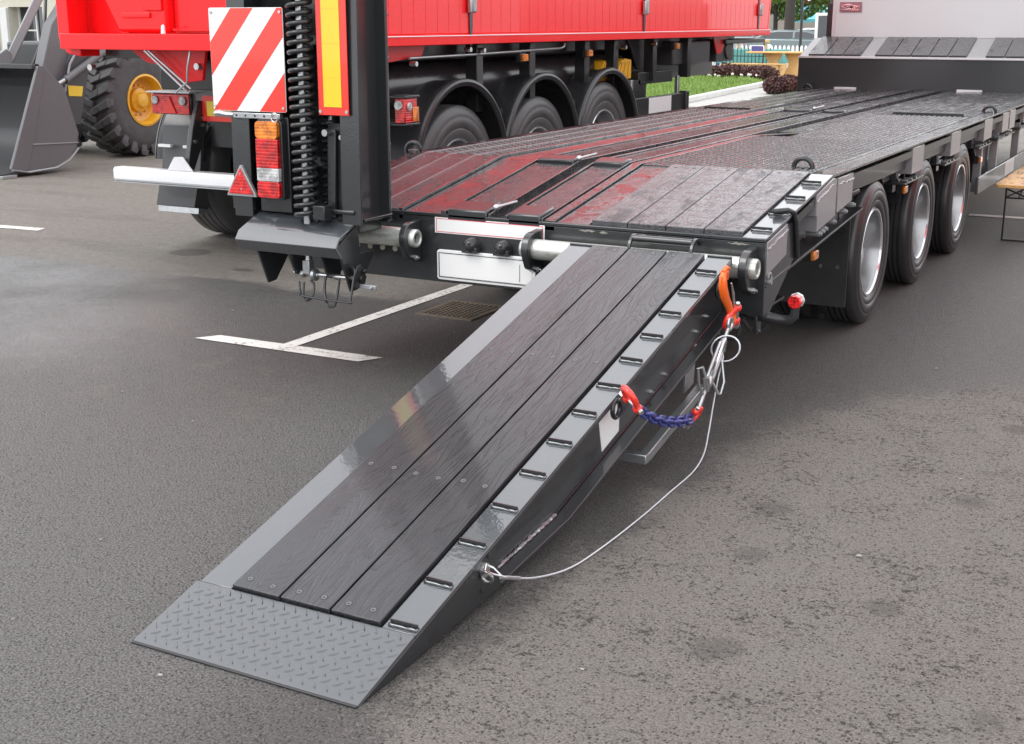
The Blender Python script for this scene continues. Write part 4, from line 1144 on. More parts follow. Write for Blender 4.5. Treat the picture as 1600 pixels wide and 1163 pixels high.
# gooseneck, sloping boards and headboard
GX0, GX1 = -1.365, 1.19
b = B(); prism(b, [(9.0, 0.93), (9.0, 1.268), (9.58, 1.462), (12.6, 1.462), (12.6, 1.1), (9.8, 0.80), (9.2, 0.60), (9.0, 0.60)], 'x', GX0, GX1)
gn = part('gooseneck', b, 'paint', TR, 0.004)
GA = math.atan2(0.194, 0.58); GL = math.hypot(0.194, 0.58)
def gn_at(x0, x1, s0, s1, h0, h1, name, mat, parent=gn, bev=0.002):
    M4 = Matrix.Translation((0, 9.0, 1.268)) @ Matrix.Rotation(GA, 4, 'X')
    b = B(); box(b, x0, x1, s0, s1, h0, h1, M4); return part(name, b, mat, parent, bev)
MT['slope_metal'] = plain('sloping_sheet_metal', (0.27, 0.275, 0.28), 0.3, 0.3, 0.2, 0.15)
MT['alu'] = plain('pale_sheet_metal', (0.60, 0.61, 0.62), 0.3, 0.3, 0.2, 0.15)
gn_at(GX0 + .002, GX1 - .002, 0.001, GL - 0.002, 0.0005, 0.004, 'slope_plate', 'slope_metal')
for x0 in (-1.27, -1.08, -0.893, -0.56, -0.373, -0.186, 0.001, 0.188, 0.555, 0.742, 0.93):
    gn_at(x0, x0 + 0.177, 0.045, GL - 0.01, 0.0045, 0.022, 'plank', 'deck_wood')
b = B(); box(b, GX0 - 0.005, GX1 + 0.005, 8.985, 9.0, 1.262, 1.282); part('front_edge_strip', b, 'alu', gn, 0.002)
b = B(); box(b, -0.955, -0.72, 8.97, 8.998, 0.938, 0.965); box(b, 0.31, 0.56, 8.97, 8.998, 0.938, 0.965); part('foot_plate', b, 'alu', gn, 0.002)
MT['headboard'] = plain('pale_grey_headboard_paint', (0.55, 0.585, 0.595), 0.35, 0.1, 0.1, 0.08, dirtcol=(0.54, 0.55, 0.56))
b = B(); box(b, -1.185, 1.19, 9.60, 9.66, 1.465, 1.93); hb = part('headboard', b, 'headboard', TR, 0.006)
b = B(); box(b, -1.245, -1.187, 9.595, 9.68, 1.44, 1.835); part('headboard_post', b, 'black_paint', hb, 0.004)
b = B(); box(b, -1.185, -1.150, 9.592, 9.5995, 1.466, 1.93); part('seam', b, 'alu', hb, 0.001)
MT['badge'] = plain('badge_maroon_ground', (0.30, 0.16, 0.19), 0.3, 0.3, 0.5, 0.1)
MT['chrome'] = plain('badge_chrome', (0.8, 0.8, 0.82), 0.12, 0.9)
b = B(); box(b, -1.110, -0.868, 9.588, 9.5985, 1.742, 1.846); bd = part('maker_badge', b, 'badge', hb, 0.002)
b = B()
for poly in ([(-1.092, 1.818), (-0.985, 1.824), (-0.960, 1.808), (-0.975, 1.804), (-1.092, 1.806)],
             [(-1.092, 1.762), (-1.03, 1.766), (-0.97, 1.752), (-0.905, 1.752), (-0.895, 1.768), (-0.945, 1.776), (-0.98, 1.778), (-1.03, 1.772), (-1.092, 1.770)],
             [(-0.955, 1.812), (-0.925, 1.804), (-0.895, 1.806), (-0.893, 1.790), (-0.93, 1.786), (-0.96, 1.770), (-0.968, 1.790)],
             [(-1.085, 1.782), (-1.075, 1.782), (-1.075, 1.799), (-1.085, 1.799)], [(-1.068, 1.782), (-1.048, 1.782), (-1.048, 1.786), (-1.062, 1.786), (-1.062, 1.799), (-1.068, 1.799)],
             [(-1.040, 1.782), (-1.034, 1.782), (-1.034, 1.793), (-1.02, 1.793), (-1.02, 1.799), (-1.040, 1.799)], [(-1.01, 1.782), (-0.998, 1.782), (-0.998, 1.799), (-1.01, 1.799)]):
    prism(b, poly, 'y', 9.583, 9.5875)
part('badge_mark', b, 'chrome', bd, 0.001)
b = B(); box(b, -1.0, -0.965, 9.582, 9.5872, 1.783, 1.797); part('badge_dot', b, 'print_black', bd)
# trailer legs / king-pin support so the front stands on something
for s in (-0.9, 0.8):
    b = B(); box(b, s, s + 0.12, 11.8, 11.92, 0.05, 1.2); box(b, s - 0.08, s + 0.2, 11.72, 12.0, 0.0, 0.05); part('landing_leg', b, 'black_paint', TR, 0.005)

# ------------------------------------------------------------------ tensioner, hook and chain hanging on the lowered ramp
CT = empty('chain_tensioner', (1.17, -0.6, 0.2), 'zinc plated turnbuckle with orange hook, red shackles and blue chain on the lowered ramp', 'chain tensioner')
XC = 1.165
b = B()
tube(b, [(XC - .012, -0.435, 0.700), (XC, -0.445, 0.712), (XC + .004, -0.425, 0.722), (XC + .004, -0.400, 0.712)], [0.008, 0.010, 0.010, 0.008], 10)
hk = [(XC - 0.004, -0.395, 0.672), (XC, -0.408, 0.702), (XC, -0.432, 0.712), (XC, -0.452, 0.690), (XC, -0.447, 0.648), (XC, -0.415, 0.600), (XC + .002, -0.375, 0.560), (XC + .004, -0.352, 0.525), (XC + 0.006, -0.345, 0.497), (XC + 0.006, -0.328, 0.487), (XC + 0.006, -0.312, 0.500), (XC + .006, -0.318, 0.528)]
tube(b, hk, [0.007, 0.010, 0.012, 0.015, 0.018, 0.018, 0.016, 0.014, 0.011, 0.010, 0.009, 0.008], 12)
ho = part('snap_hook', b, 'orange', CT)
b = B(); tube(b, [(XC + 0.012, -0.385, 0.655), (XC + 0.014, -0.362, 0.610), (XC + 0.012, -0.335, 0.545)], [0.003, 0.006, 0.005], 8); part('latch', b, 'steel', ho)
def shackle(c, d1, d2, r, th, name='shackle', plug=True):
    """bow in the plane of d1 (opening direction) and d2."""
    c = Vector(c); d1 = Vector(d1).normalized(); d2 = Vector(d2).normalized(); pts = []
    for a in range(-115, 116, 23):
        t = R(a + 180); pts.append(c + d1 * r * 1.1 * math.cos(t) + d2 * r * math.sin(t))
    pts = [c + d1 * r * 1.15 + d2 * (-r * .62) * (-1 if False else 1) * (1)] if False else pts
    b = B(); tube(b, [pts[0] + d1 * r * .55] + pts + [pts[-1] + d1 * r * .55], th, 10)
    for p in (pts[0] + d1 * r * .62, pts[-1] + d1 * r * .62):
        bmesh.ops.create_uvsphere(b, u_segments=10, v_segments=8, radius=th * 1.5, matrix=Matrix.Translation(p))
    o = part(name, b, 'shackle', CT)
    e1, e2 = pts[0] + d1 * r * .62, pts[-1] + d1 * r * .62; dd = (e2 - e1).normalized()
    b = B(); tube(b, [e1 - dd * th * 2.2, e2 + dd * th * 2.2], th * .75, 10); tube(b, [e2 + dd * th * 1.2, e2 + dd * th * 2.9], th * 1.35, 6); part('shackle_pin', b, 'steel', o)
    return o
shackle((XC + .004, -0.345, 0.500), (0.25, 0.85, 0.40), (0.2, -0.45, 0.85), 0.038, 0.0115)
b = B(); c0 = Vector((XC + .01, -0.372, 0.490)); ax = Vector((0, -0.32, -0.28)).normalized()
tube(b, arc(tuple(c0), 0.024, 0, 360, 18, 'x')[:-1], 0.0075, 8, True)
A0 = c0 + ax * 0.028; A1 = c0 + ax * 0.40
dn = Vector((0, -0.655 + 0.372, 0.260 - 0.490)); ax = dn.normalized(); L0 = 0.43
P = lambda t, u=0.0, n=0.0: c0 + ax * t + Vector((0, -ax.z, ax.y)) * u + Vector((1, 0, 0)) * n
tube(b, [P(0.026), P(0.11)], 0.0085, 10); part('eye_screw', b, 'zinc', CT)
b = B()
tube(b, [P(0.085), P(0.105), P(0.125)], [0.013, 0.017, 0.017], 12); tube(b, [P(0.275), P(0.295), P(0.32)], [0.018, 0.019, 0.013], 12)
tube(b, [P(0.11, 0.016, .004), P(0.29, 0.018, .004)], 0.0085, 10); tube(b, [P(0.11, -0.016, -.004), P(0.29, -0.018, -.004)], 0.0085, 10)
tube(b, [P(0.12), P(0.20)], 0.007, 8); tube(b, [P(0.24), P(0.29)], 0.007, 8)
part('turnbuckle_body', b, 'zinc', CT)
b = B(); tube(b, [P(0.30), P(0.40), P(0.425)], [0.0095, 0.0095, 0.007], 10); part('eye_screw', b, 'zinc', CT)
b = B()   # folding handle loops either side
hp = [P(0.13, 0.012, .012), P(0.125, -0.062, .03), P(0.15, -0.066, .03), P(0.25, -0.03, .02), P(0.27, -0.01, .01)]
tube(b, hp, 0.0055, 8)
hp2 = [P(0.16, 0.02, .01), P(0.23, 0.075, .03), P(0.285, 0.085, .03), P(0.30, 0.06, .03), P(0.285, 0.01, .012)]
tube(b, hp2, 0.0055, 8); part('handle', b, 'zinc', CT)
b = B()
tube(b, [P(0.335, 0.0, .012), P(0.318, -0.07, .01), P(0.300, -0.105, 0), P(0.318, -0.115, -.01), P(0.345, -0.06, -.01), P(0.36, -0.005, 0)], 0.006, 8)
tube(b, [P(0.32, 0.0, .012), P(0.306, -0.05, .014), P(0.335, -0.075, .01), P(0.35, -0.03, .01)], 0.005, 8)
part('lock_nut_loop', b, 'zinc', CT)
b = B(); tube(b, arc((XC + .02, -0.452, 0.405), 0.050, 0, 360, 20, 'y')[:-1], 0.003, 6, True)
for v_ in b.verts: v_.co.y += (v_.co.x - XC) * 0.5 + (v_.co.z - .405) * .2
part('wire_loop', b, 'wire', CT)
endp = P(0.43)
s1 = Vector((XC, -0.700, 0.205))
shackle((XC + .0, -0.695, 0.200), (-0.1, -1, -.1), (0.45, -0.1, 0.8), 0.028, 0.0100)
shackle((1.155, -1.315, 0.425), (0.02, 0.62, -0.80), (0.80, -0.45, -0.35), 0.034, 0.0115)
# chain of twelve blue links sagging between the two red shackles
pA, pB = Vector((XC - .006, -1.268, 0.378)), Vector((XC - .0, -0.745, 0.196))
N = 12
def link_mesh(l, w, r):
    pts = []
    for k in range(9): t = R(-90 + 180 * k / 8); pts.append((l / 2 - w / 2 + w / 2 * math.cos(t), w / 2 * math.sin(t), 0))
    for k in range(9): t = R(90 + 180 * k / 8); pts.append((-l / 2 + w / 2 + w / 2 * math.cos(t), w / 2 * math.sin(t), 0))
    b = B(); tube(b, pts, r, 8, True); me = finish(b, True); me.materials.append(MT['chain']); return me
LM = link_mesh(0.063, 0.031, 0.0068)
def cpt(t):
    p = pA.lerp(pB, t); p.z -= 0.036 * 4 * t * (1 - t) * (1 - .25 * t); return p
for i in range(N):
    t = (i + .5) / N; p = cpt(t); d = (cpt(min(1, t + .03)) - cpt(max(0, t - .03))).normalized()
    q = d.to_track_quat('X', 'Z').to_matrix().to_4x4() @ Matrix.Rotation(R(75 if i % 2 else -15), 4, 'X')
    o = bpy.data.objects.new('chain_link', LM); col.objects.link(o); o.parent = CT
    o.matrix_local = Matrix.Translation(p - Vector(CT.location)) @ q
# thin wire from the tensioner down to the foot of the ramp
WR = empty('safety_wire', (1.17, -1.2, 0), 'thin pale wire cable looping from the tensioner over the asphalt to the ramp foot', 'cable')
wp = [(XC + .01, -0.455, 0.41), (1.185, -0.47, 0.37), (1.18, -0.50, 0.30), (1.175, -0.53, 0.20), (1.175, -0.57, 0.10), (1.19, -0.66, 0.035), (1.20, -0.80, 0.0065), (1.205, -1.05, 0.0055), (1.21, -1.30, 0.0055), (1.205, -1.60, 0.0055), (1.19, -1.83, 0.010), (1.17, -2.03, 0.050), (1.16, -2.19, 0.112)]
b = B(); tube(b, spline(wp), 0.0034, 6); part('wire', b, 'wire', WR, ang=80)
b = B(); tube(b, [(1.175, -2.14, 0.092), (1.155, -2.215, 0.120)], [0.0065, 0.006], 8); tube(b, [(1.162, -2.20, 0.117), (1.14, -2.235, 0.135), (1.125, -2.25, 0.150), (1.118, -2.235, 0.16), (1.13, -2.215, 0.145), (1.155, -2.21, 0.122)], 0.0035, 6); part('wire_ferrule', b, 'steel', WR)

# ------------------------------------------------------------------ red dump semi-trailer
def make_dump(label):
    D = empty('dump_trailer', (-3.14, 5.5, 0), label, 'trailer')
    XL, XR, Y0, Y1 = -4.33, -1.95, 1.50, 9.75
    # body: floor, side walls with ribs, front wall
    b = B(); box(b, XL + .05, XR - .05, Y0 + .1, Y1 - .1, 1.50, 1.56); part('body_floor', b, 'red_shade', D)
    for s, x in ((1, XR), (-1, XL)):
        b = B()
        prism(b, [(Y0, 1.56), (Y1 - 0.06, 1.56), (Y1 + 0.20, 3.10), (Y0, 3.10)], 'x', *sorted((x, x - 0.04 * s)))
        part('side_wall', b, 'red', D, 0.004)
        b = B()
        n = 54
        for k in range(n):
            y = Y0 + 0.15 + k * (Y1 - Y0 - .3) / n
            box(b, *sorted((x, x + 0.0012 * s)), y, y + 0.142, 1.565, 3.06)
        part('side_rib', b, 'red', D, 0.0008, bseg=1)
        b = B(); prism(b, [(x + 0.018 * s, 1.49), (x + 0.020 * s, 1.545), (x, 1.560), (x - .05 * s, 1.56), (x - .05 * s, 1.485)], 'y', Y0, Y1); part('bottom_rail', b, 'red', D, 0.003)
        b = B(); prism(b, [(x + 0.03 * s, 3.06), (x + 0.03 * s, 3.16), (x - .06 * s, 3.16), (x - .06 * s, 3.06)], 'y', Y0, Y1 + .2); part('top_rail', b, 'red', D, 0.006)
        b = B(); tube(b, [(x + .021 * s, Y0, 1.548), (x + .021 * s, Y1, 1.548)], 0.0035, 6); part('ledge_highlight_rod', b, 'white_alu', D)  # thin white rod stands in for the highlight along the ledge
        for y in (2.97, 6.08, 9.35):
            b = B(); prism(b, [(y - 0.022, 3.0), (y + 0.022, 3.0), (y + 0.020, 1.62), (y + 0.006, 1.48), (y - 0.012, 1.48), (y - 0.022, 1.62)], 'x', *sorted((x + .003 * s, x + .010 * s))); st_ = part('tarp_strap', b, 'mud_plastic', D)
            b = B(); box(b, *sorted((x + .010 * s, x + .045 * s)), y - 0.035, y + 0.030, 1.70, 1.83); part('strap_buckle', b, 'hub', st_, 0.012)
            b = B(); box(b, *sorted((x + .010 * s, x + .040 * s)), y - 0.056, y - 0.036, 1.70, 1.82); part('strap_handle', b, 'zinc', st_, 0.006)
    b = B(); prism(b, [(Y1 - 0.06, 1.50), (Y1 - 0.02, 1.50), (Y1 + .24, 3.1), (Y1 + 0.20, 3.1)], 'x', XL + .0, XR - .0); part('front_wall', b, 'red', D, 0.006)
    # rear frame and tailgate
    b = B(); prism(b, [(XL, 3.1), (XL, 1.535), (XL + 0.07, 1.43), (XL + 0.20, 1.41), (XL + 0.20, 1.47), (XL + 0.10, 1.55), (XL + .09, 3.1)], 'y', 1.44, 1.62); part('gate_post', b, 'red', D, 0.008)
    b = B(); prism(b, [(XR + 0.0, 3.1), (XR + 0.0, 1.535), (XR - 0.07, 1.43), (XR - 0.20, 1.41), (XR - 0.20, 1.47), (XR - 0.10, 1.55), (XR - .09, 3.1)], 'y', 1.44, 1.62); part('gate_post', b, 'red', D, 0.008)
    b = B(); box(b, XL + 0.095, XR - 0.095, 1.36, 1.54, 1.462, 1.565); part('rear_sill', b, 'red', D, 0.005)
    b = B(); prism(b, [(XL + .09, 1.66), (XL + .50, 1.60), (XL + .50, 1.70), (XL + .09, 1.72)], 'z', 1.565, 3.1); part('tailgate_panel', b, 'red', D, 0.004)
    b = B()
    M0 = [(-3.80, 1.575), (-3.36, 1.575), (-3.36, 3.1), (-3.98, 3.1), (-3.98, 1.90)]
    prism(b, M0, 'y', 1.47, 1.58); part('tailgate_box', b, 'red', D, 0.02)
    b = B(); box(b, -3.745, -3.50, 1.455, 1.4695, 1.665, 1.70); box(b, -3.55, -3.39, 1.455, 1.4695, 1.71, 3.0); part('tailgate_rib', b, 'red', D, 0.006)
    b = B(); box(b, -3.35, XR - 0.1, 1.53, 1.58, 1.567, 3.1); part('tailgate_panel', b, 'red', D, 0.004)
    b = B(); box(b, -3.34, XR - .15, 1.49, 1.528, 1.58, 1.60); part('gate_hinge_rod', b, 'red_shade', D, 0.004)
    b = B(); lathe(b, [(0.0001, 0.06), (0.012, 0.05), (0.016, 0.0)], (-3.355, 1.42, 1.566), 'z', 10); part('gate_pin', b, 'white_alu', D)
    # chassis
    for x in (-3.70, -2.66):
        b = B(); box(b, x, x + 0.10, 2.30, 9.6, 1.05, 1.40); part('chassis_beam', b, 'black_paint', D, 0.006)
    b = B(); box(b, XL + .25, XR - .25, 1.62, 9.3, 1.40, 1.48); part('sub_frame', b, 'black_paint', D)
    b = B(); box(b, -3.72, XR - .35, 1.75, 2.1, 1.19, 1.40); part('rear_cross_beam', b, 'black_paint', D, 0.01)
    b = B(); prism(b, [(-3.73, 1.46), (-3.08, 1.46), (-3.12, 1.27), (-3.28, 1.25), (-3.45, 1.36), (-3.60, 1.38)], 'y', 1.50, 1.53); part('red_bracket', b, 'red_shade', D, 0.004)
    b = B(); beam(b, (-3.55, 1.44, 1.46), (-3.20, 1.44, 1.20), 0.012, 0.012); beam(b, (-3.50, 1.42, 1.46), (-3.15, 1.42, 1.22), 0.010, 0.010); tube(b, [(-3.14, 1.42, 1.46), (-3.15, 1.40, 1.36), (-3.18, 1.42, 1.26), (-3.27, 1.40, 1.19)], 0.007, 6); part('gate_chain_stay', b, 'zinc', D)
    b = B()
    for (x, z) in ((-3.13, 1.36), (-4.08, 1.34)): cyl(b, (x, 0, z), 0.022, 1.46, 1.50, 'y', 10)
    part('bolt', b, 'steel', D)
    # lamp boards
    for s, xa in ((-1, -4.075),):
        b = B(); prism(b, [(xa - .01, 1.150), (xa + .40, 1.150), (xa + .40, 1.160), (xa + .10, 1.164), (xa - .01, 1.160)], 'y', 1.98, 2.12); la = part('lamp_shelf', b, 'white_alu', D, 0.002)
        b = B(); box(b, xa, xa + 0.36, 2.04, 2.12, 0.995, 1.148); lh = part('tail_lamp', b, 'mud_plastic', D, 0.006)
        b = B(); box(b, xa + .005, xa + 0.355, 2.02, 2.0395, 1.0, 1.140); part('lens', b, 'lens_red', lh, 0.004)
        b = B(); prism(b, [(xa + .12, 1.005), (xa + .24, 1.005), (xa + .18, 1.125)], 'y', 2.008, 2.019); part('reflector', b, 'refl_red', lh, 0.002)
        b = B(); cyl(b, (xa + .045, 0, 1.095), 0.030, 2.005, 2.019, 'y', 16); cyl(b, (xa + .305, 0, 1.095), 0.032, 2.005, 2.019, 'y', 16); part('lens', b, 'lens_clear', lh, 0.004)
    # right end seen from the side: red lamp with amber edge
    b = B(); box(b, -1.99, -1.91, 2.05, 2.20, 1.000, 1.158); lh = part('tail_lamp', b, 'lens_red', D, 0.006)
    b = B(); box(b, -2.02, -1.90, 2.04, 2.22, 1.159, 1.178); box(b, -2.02, -1.90, 2.04, 2.22, 0.983, 0.999); part('lamp_guard', b, 'mud_plastic', lh, 0.005)
    b = B(); box(b, -1.975, -1.905, 2.201, 2.215, 1.005, 1.10); box(b, -1.9095, -1.903, 2.14, 2.195, 1.01, 1.10); part('lens', b, 'lens_amber', lh, 0.003)
    b = B(); cyl(b, (-1.955, 0, 1.115), 0.030, 2.035, 2.0495, 'y', 14); cyl(b, (-1.907, 2.10, 1.105), 0.028, -0.003, 0.006, 'x', 14); part('lens', b, 'lens_clear', lh, 0.003)
    b = B(); prism(b, [(-3.74, 1.18), (-2.20, 1.18), (-2.20, 0.955), (-3.72, 0.955), (-3.76, 0.965)], 'y', 2.06, 2.09); part('rear_panel', b, 'flank', D, 0.003)
    b = B(); box(b, -3.62, -3.06, 2.045, 2.0595, 0.958, 1.135); rp_ = part('marker_board', b, 'refl_red', D, 0.001)
    b = B(); box(b, -3.575, -3.11, 2.042, 2.0445, 0.995, 1.098); part('yellow_field', b, 'refl_yellow', rp_)
    # underrun bar and its arms
    b = B(); prism(b, [(1.83, 0.535), (1.83, 0.60), (1.845, 0.618), (1.93, 0.618), (1.93, 0.52), (1.845, 0.52)], 'x', -4.31, -1.97); ub = part('underrun_bar', b, 'white_alu', D, 0.004)
    b = B(); box(b, -4.305, -1.975, 1.8285, 1.95, 0.512, 0.519); part('bar_underside', b, 'zinc', ub)
    for x in (-3.78, -2.62):
        b = B(); prism(b, [(x - 0.02, 0.62), (x + .22, 0.62), (x + 0.13, 0.72), (x + .05, 0.715)], 'y', 1.845, 1.855); part('bar_gusset', b, 'white_alu', ub, 0.002)
        b = B(); prism(b, [(1.86, 0.62), (1.93, 0.62), (2.05, 0.83), (2.16, 1.10), (2.02, 1.10), (1.93, 0.90)], 'x', x + .12, x + .16); ar = part('bar_arm', b, 'paint', D, 0.006)
        b = B()
        for (y, z) in ((2.04, 0.98), (2.10, 0.98), (2.04, 0.93), (2.10, 0.93), (1.95, 0.82)): cyl(b, (x + .16, y, z), 0.014, 0, 0.012, 'x', 8)
        part('bolt', b, 'steel', ar)
    # wheels: nearest row on the right with mudguards, same on the left
    ys = (2.90, 4.15, 5.40); zs = (0.535, 0.535, 0.60)
    first = None
    for s, x in ((1, -2.0), (-1, -4.22)):
        for k in range(3):
            if first is None: first = make_wheel(D, (x, ys[k], zs[k]), 0.535, 0.385, 0.292, 1, 0.15, grooves=4, hub_r=0.14, hub_out=0.09, hubm='rim', tyrem='dump_tyre')
            else: copy_wheel(first, D, (x, ys[k], zs[k]), flip=(s < 0))
            prof = [(0.615, 0.02), (0.645, 0.035), (0.655, 0.02), (0.655, -0.02), (0.640, -0.05), (0.640, -0.44), (0.632, -0.44), (0.632, -0.05), (0.625, 0.0)]
            b = B(); lathe(b, [(r_, h * s) for r_, h in prof], (x + .02 * s, ys[k] - .02, 0.60), 'x', 40, True, R(6), R(176)); mg = part('mudguard', b, 'mud_plastic', D)
            b = B(); lathe(b, [(0.600, 0.022 * s), (0.606, 0.034 * s), (0.628, 0.040 * s), (0.630, 0.036 * s), (0.634, 0.040 * s), (0.650, 0.036 * s), (0.658, 0.020 * s)], (x + .02 * s, ys[k] - .02, 0.60), 'x', 40, False, R(6), R(176)); part('mudguard_lip', b, 'mud_plastic', mg)
            if s > 0:
                b = B(); yy = ys[k] - 0.60
                tube(b, [(x - .30, yy - .05, 1.0), (x - .02, yy - .02, 0.985)], 0.022, 8); cyl(b, (x - .02, yy - .02, 0.985), 0.03, 0, 0.01, 'x', 10)
                part('mudguard_stay', b, 'black_paint', mg)
    for k in range(3):
        b = B(); cyl(b, (0, ys[k], zs[k]), 0.07, -4.2, -2.2, 'x', 16); part('axle', b, 'black_paint', D)
    b = B(); prism(b, [(2.10, 0.32), (2.24, 0.29), (2.27, 0.31), (2.22, 0.60), (2.27, 0.90), (2.23, 0.90), (2.19, 0.60)], 'x', -4.17, -3.80); fl = part('mudflap', b, 'loader_dark', D, 0.002)
    b = B(); prism(b, [(2.095, 0.275), (2.25, 0.262), (2.25, 0.288), (2.10, 0.318)], 'x', -4.15, -3.76); part('flap_lip', b, 'zinc', D, 0.002)
    b = B(); box(b, -4.16, -4.04, 2.15, 2.18, 0.745, 0.765); box(b, -3.92, -3.82, 2.15, 2.18, 0.745, 0.765); part('flap_strip', b, 'white_alu', D)
    b = B(); box(b, -3.78, -3.1, 2.3, 3.5, 0.75, 1.10); part('inner_panel', b, 'black_paint', D)
    # underframe along the visible side
    b = B(); cyl(b, (-2.36, 0, 1.20), 0.17, 2.25, 6.3, 'y', 28); part('air_tank', b, 'mud_plastic', D)
    b = B(); box(b, -3.8, -2.52, 2.2, 6.3, 0.95, 1.42); part('inner_panel', b, 'black_paint', D)
    for y in (3.22, 4.05, 5.05, 5.65, 6.55, 7.45):
        b = B(); box(b, -2.14, -2.04, y, y + 0.09, 1.0 if y < 6 else 1.1, 1.485); part('hanger', b, 'black_paint', D, 0.006)
    b = B(); tube(b, [(-2.03, 2.30, 1.405), (-2.03, 3.15, 1.412), (-2.03, 4.55, 1.432), (-2.03, 4.62, 1.445), (-2.03, 4.63, 1.475)], 0.010, 8); part('drain_pipe', b, 'zinc', D)
    b = B(); prism(b, [(1.9, 1.485), (2.55, 1.485), (2.50, 1.415), (1.9, 1.37)], 'x', -2.10, -2.06); part('red_bracket', b, 'red_shade', D)
    for (y, z) in ((3.88, 1.375), (5.05, 1.385), (7.05, 1.41)):
        b = B(); box(b, -2.05, -2.01, y - .05, y + .05, z - .035, z + .035); so = part('side_lamp', b, 'mud_plastic', D, 0.004)
        b = B(); box(b, -2.0095, -1.985, y - .04, y + .04, z - .026, z + .026); part('lens', b, 'lens_amber', so, 0.004)
    b = B()
    for (y, z) in ((2.33, 1.37), (3.05, 1.45), (3.25, 1.44), (5.8, 1.42), (6.5, 1.44)): cyl(b, (-2.04, y, z), 0.018, 0, 0.05, 'x', 8)
    part('bolt', b, 'steel', D)
    # wheel chocks
    for (y, m_) in ((5.60, 'yellow'), (5.98, 'yellow')):
        b = B(); prism(b, [(y - 0.12, 1.13), (y + 0.24, 1.13), (y + 0.24, 1.30), (y + 0.10, 1.315), (y + .02, 1.30)], 'x', -2.30, -2.12); ck = part('wheel_chock', b, m_, D, 0.006)
        b = B()
        for k in range(3): prism(b, [(y - 0.06 + k * .1, 1.15), (y - .03 + k * .1, 1.15), (y + 0.04 + k * .08, 1.285), (y + .015 + k * .08, 1.285)], 'x', -2.119, -2.108)
        part('chock_rib', b, m_, ck, 0.002)
    b = B(); box(b, -2.25, -2.08, 5.72, 6.35, 1.02, 1.115); box(b, -2.25, -2.08, 6.30, 7.15, 1.07, 1.18); part('chock_carrier', b, 'black_paint', D, 0.004)
    # side guard with white reflector, landing leg
    b = B(); box(b, -2.06, -2.02, 6.02, 7.38, 0.79, 0.955); gd = part('side_guard', b, 'black_paint', D, 0.006)
    b = B(); box(b, -2.0195, -2.017, 6.42, 6.98, 0.80, 0.945); part('reflector', b, 'white', gd)
    b = B(); box(b, -2.08, -2.00, 7.34, 7.42, 0.62, 0.97); part('guard_end', b, 'black_paint', gd, 0.006)
    for y in (6.10, 7.26):
        b = B(); box(b, -2.10, -2.065, y, y + 0.045, 0.55, 1.12); part('guard_post', b, 'zinc', gd, 0.003)
    b = B(); beam(b, (-2.08, 6.15, 0.95), (-2.08, 6.55, 0.70), 0.02, 0.05); part('guard_brace', b, 'hub', gd)
    b = B(); box(b, -2.45, -2.25, 6.55, 6.90, 0.35, 1.45); prism(b, [(6.25, 1.48), (7.0, 1.48), (6.95, 1.38), (6.88, 1.2), (6.5, 1.2), (6.35, 1.38)], 'x', -2.20, -2.18); part('landing_leg', b, 'black_paint', D, 0.008)
    b = B(); box(b, -2.52, -2.18, 6.5, 6.95, 0.0, 0.04); box(b, -2.40, -2.30, 6.65, 6.8, 0.04, 0.4); part('leg_foot', b, 'zinc', D, 0.006)
    b = B(); box(b, -3.95, -3.75, 6.55, 6.90, 0.0, 1.45); part('landing_leg', b, 'black_paint', D, 0.008)
    b = B(); box(b, -2.40, -2.10, 7.20, 8.25, 1.22, 1.45); part('side_cabinet', b, 'loader_dark', D, 0.015)
    b = B(); box(b, -2.32, -2.16, 8.0, 8.4, 1.24, 1.45); part('side_cabinet', b, 'black_paint', D, 0.006)
    b = B(); prism(b, [(8.30, 1.48), (8.75, 1.48), (8.55, 1.31), (8.42, 1.31)], 'x', -2.10, -2.085); part('red_bracket', b, 'red_shade', D)
    b = B(); box(b, -2.40, -2.12, 8.5, 9.05, 1.22, 1.46); 
    cyl(b, (-2.12, 8.85, 1.34), 0.10, 0, 0.02, 'x', 16); part('coupling_box', b, 'loader_dark', D, 0.01)
    b = B(); box(b, -2.9, -2.05, 8.6, 9.95, 1.405, 1.455); part('drawbar_plate', b, 'black_paint', D, 0.008)
    b = B()
    for (a, z0) in ((8.72, 1.41),):
        tube(b, [(-2.25, a, z0), (-2.25, a + .04, z0 - .12), (-2.3, a + .03, z0 - .20), (-2.4, a - .05, z0 - .15)], 0.010, 6)
    part('air_hose', b, 'mud_plastic', D)
    return D
D1 = make_dump('bright red dump semi trailer on three axles parked left of the plank deck')
# the row of vehicles goes on to the right of the lowbed, outside the picture
D2 = copy_tree(D1); D2.location = (5.7, 4.6, 0); D2['label'] = 'second red dump semi trailer parked to the right of the lowbed trailer'

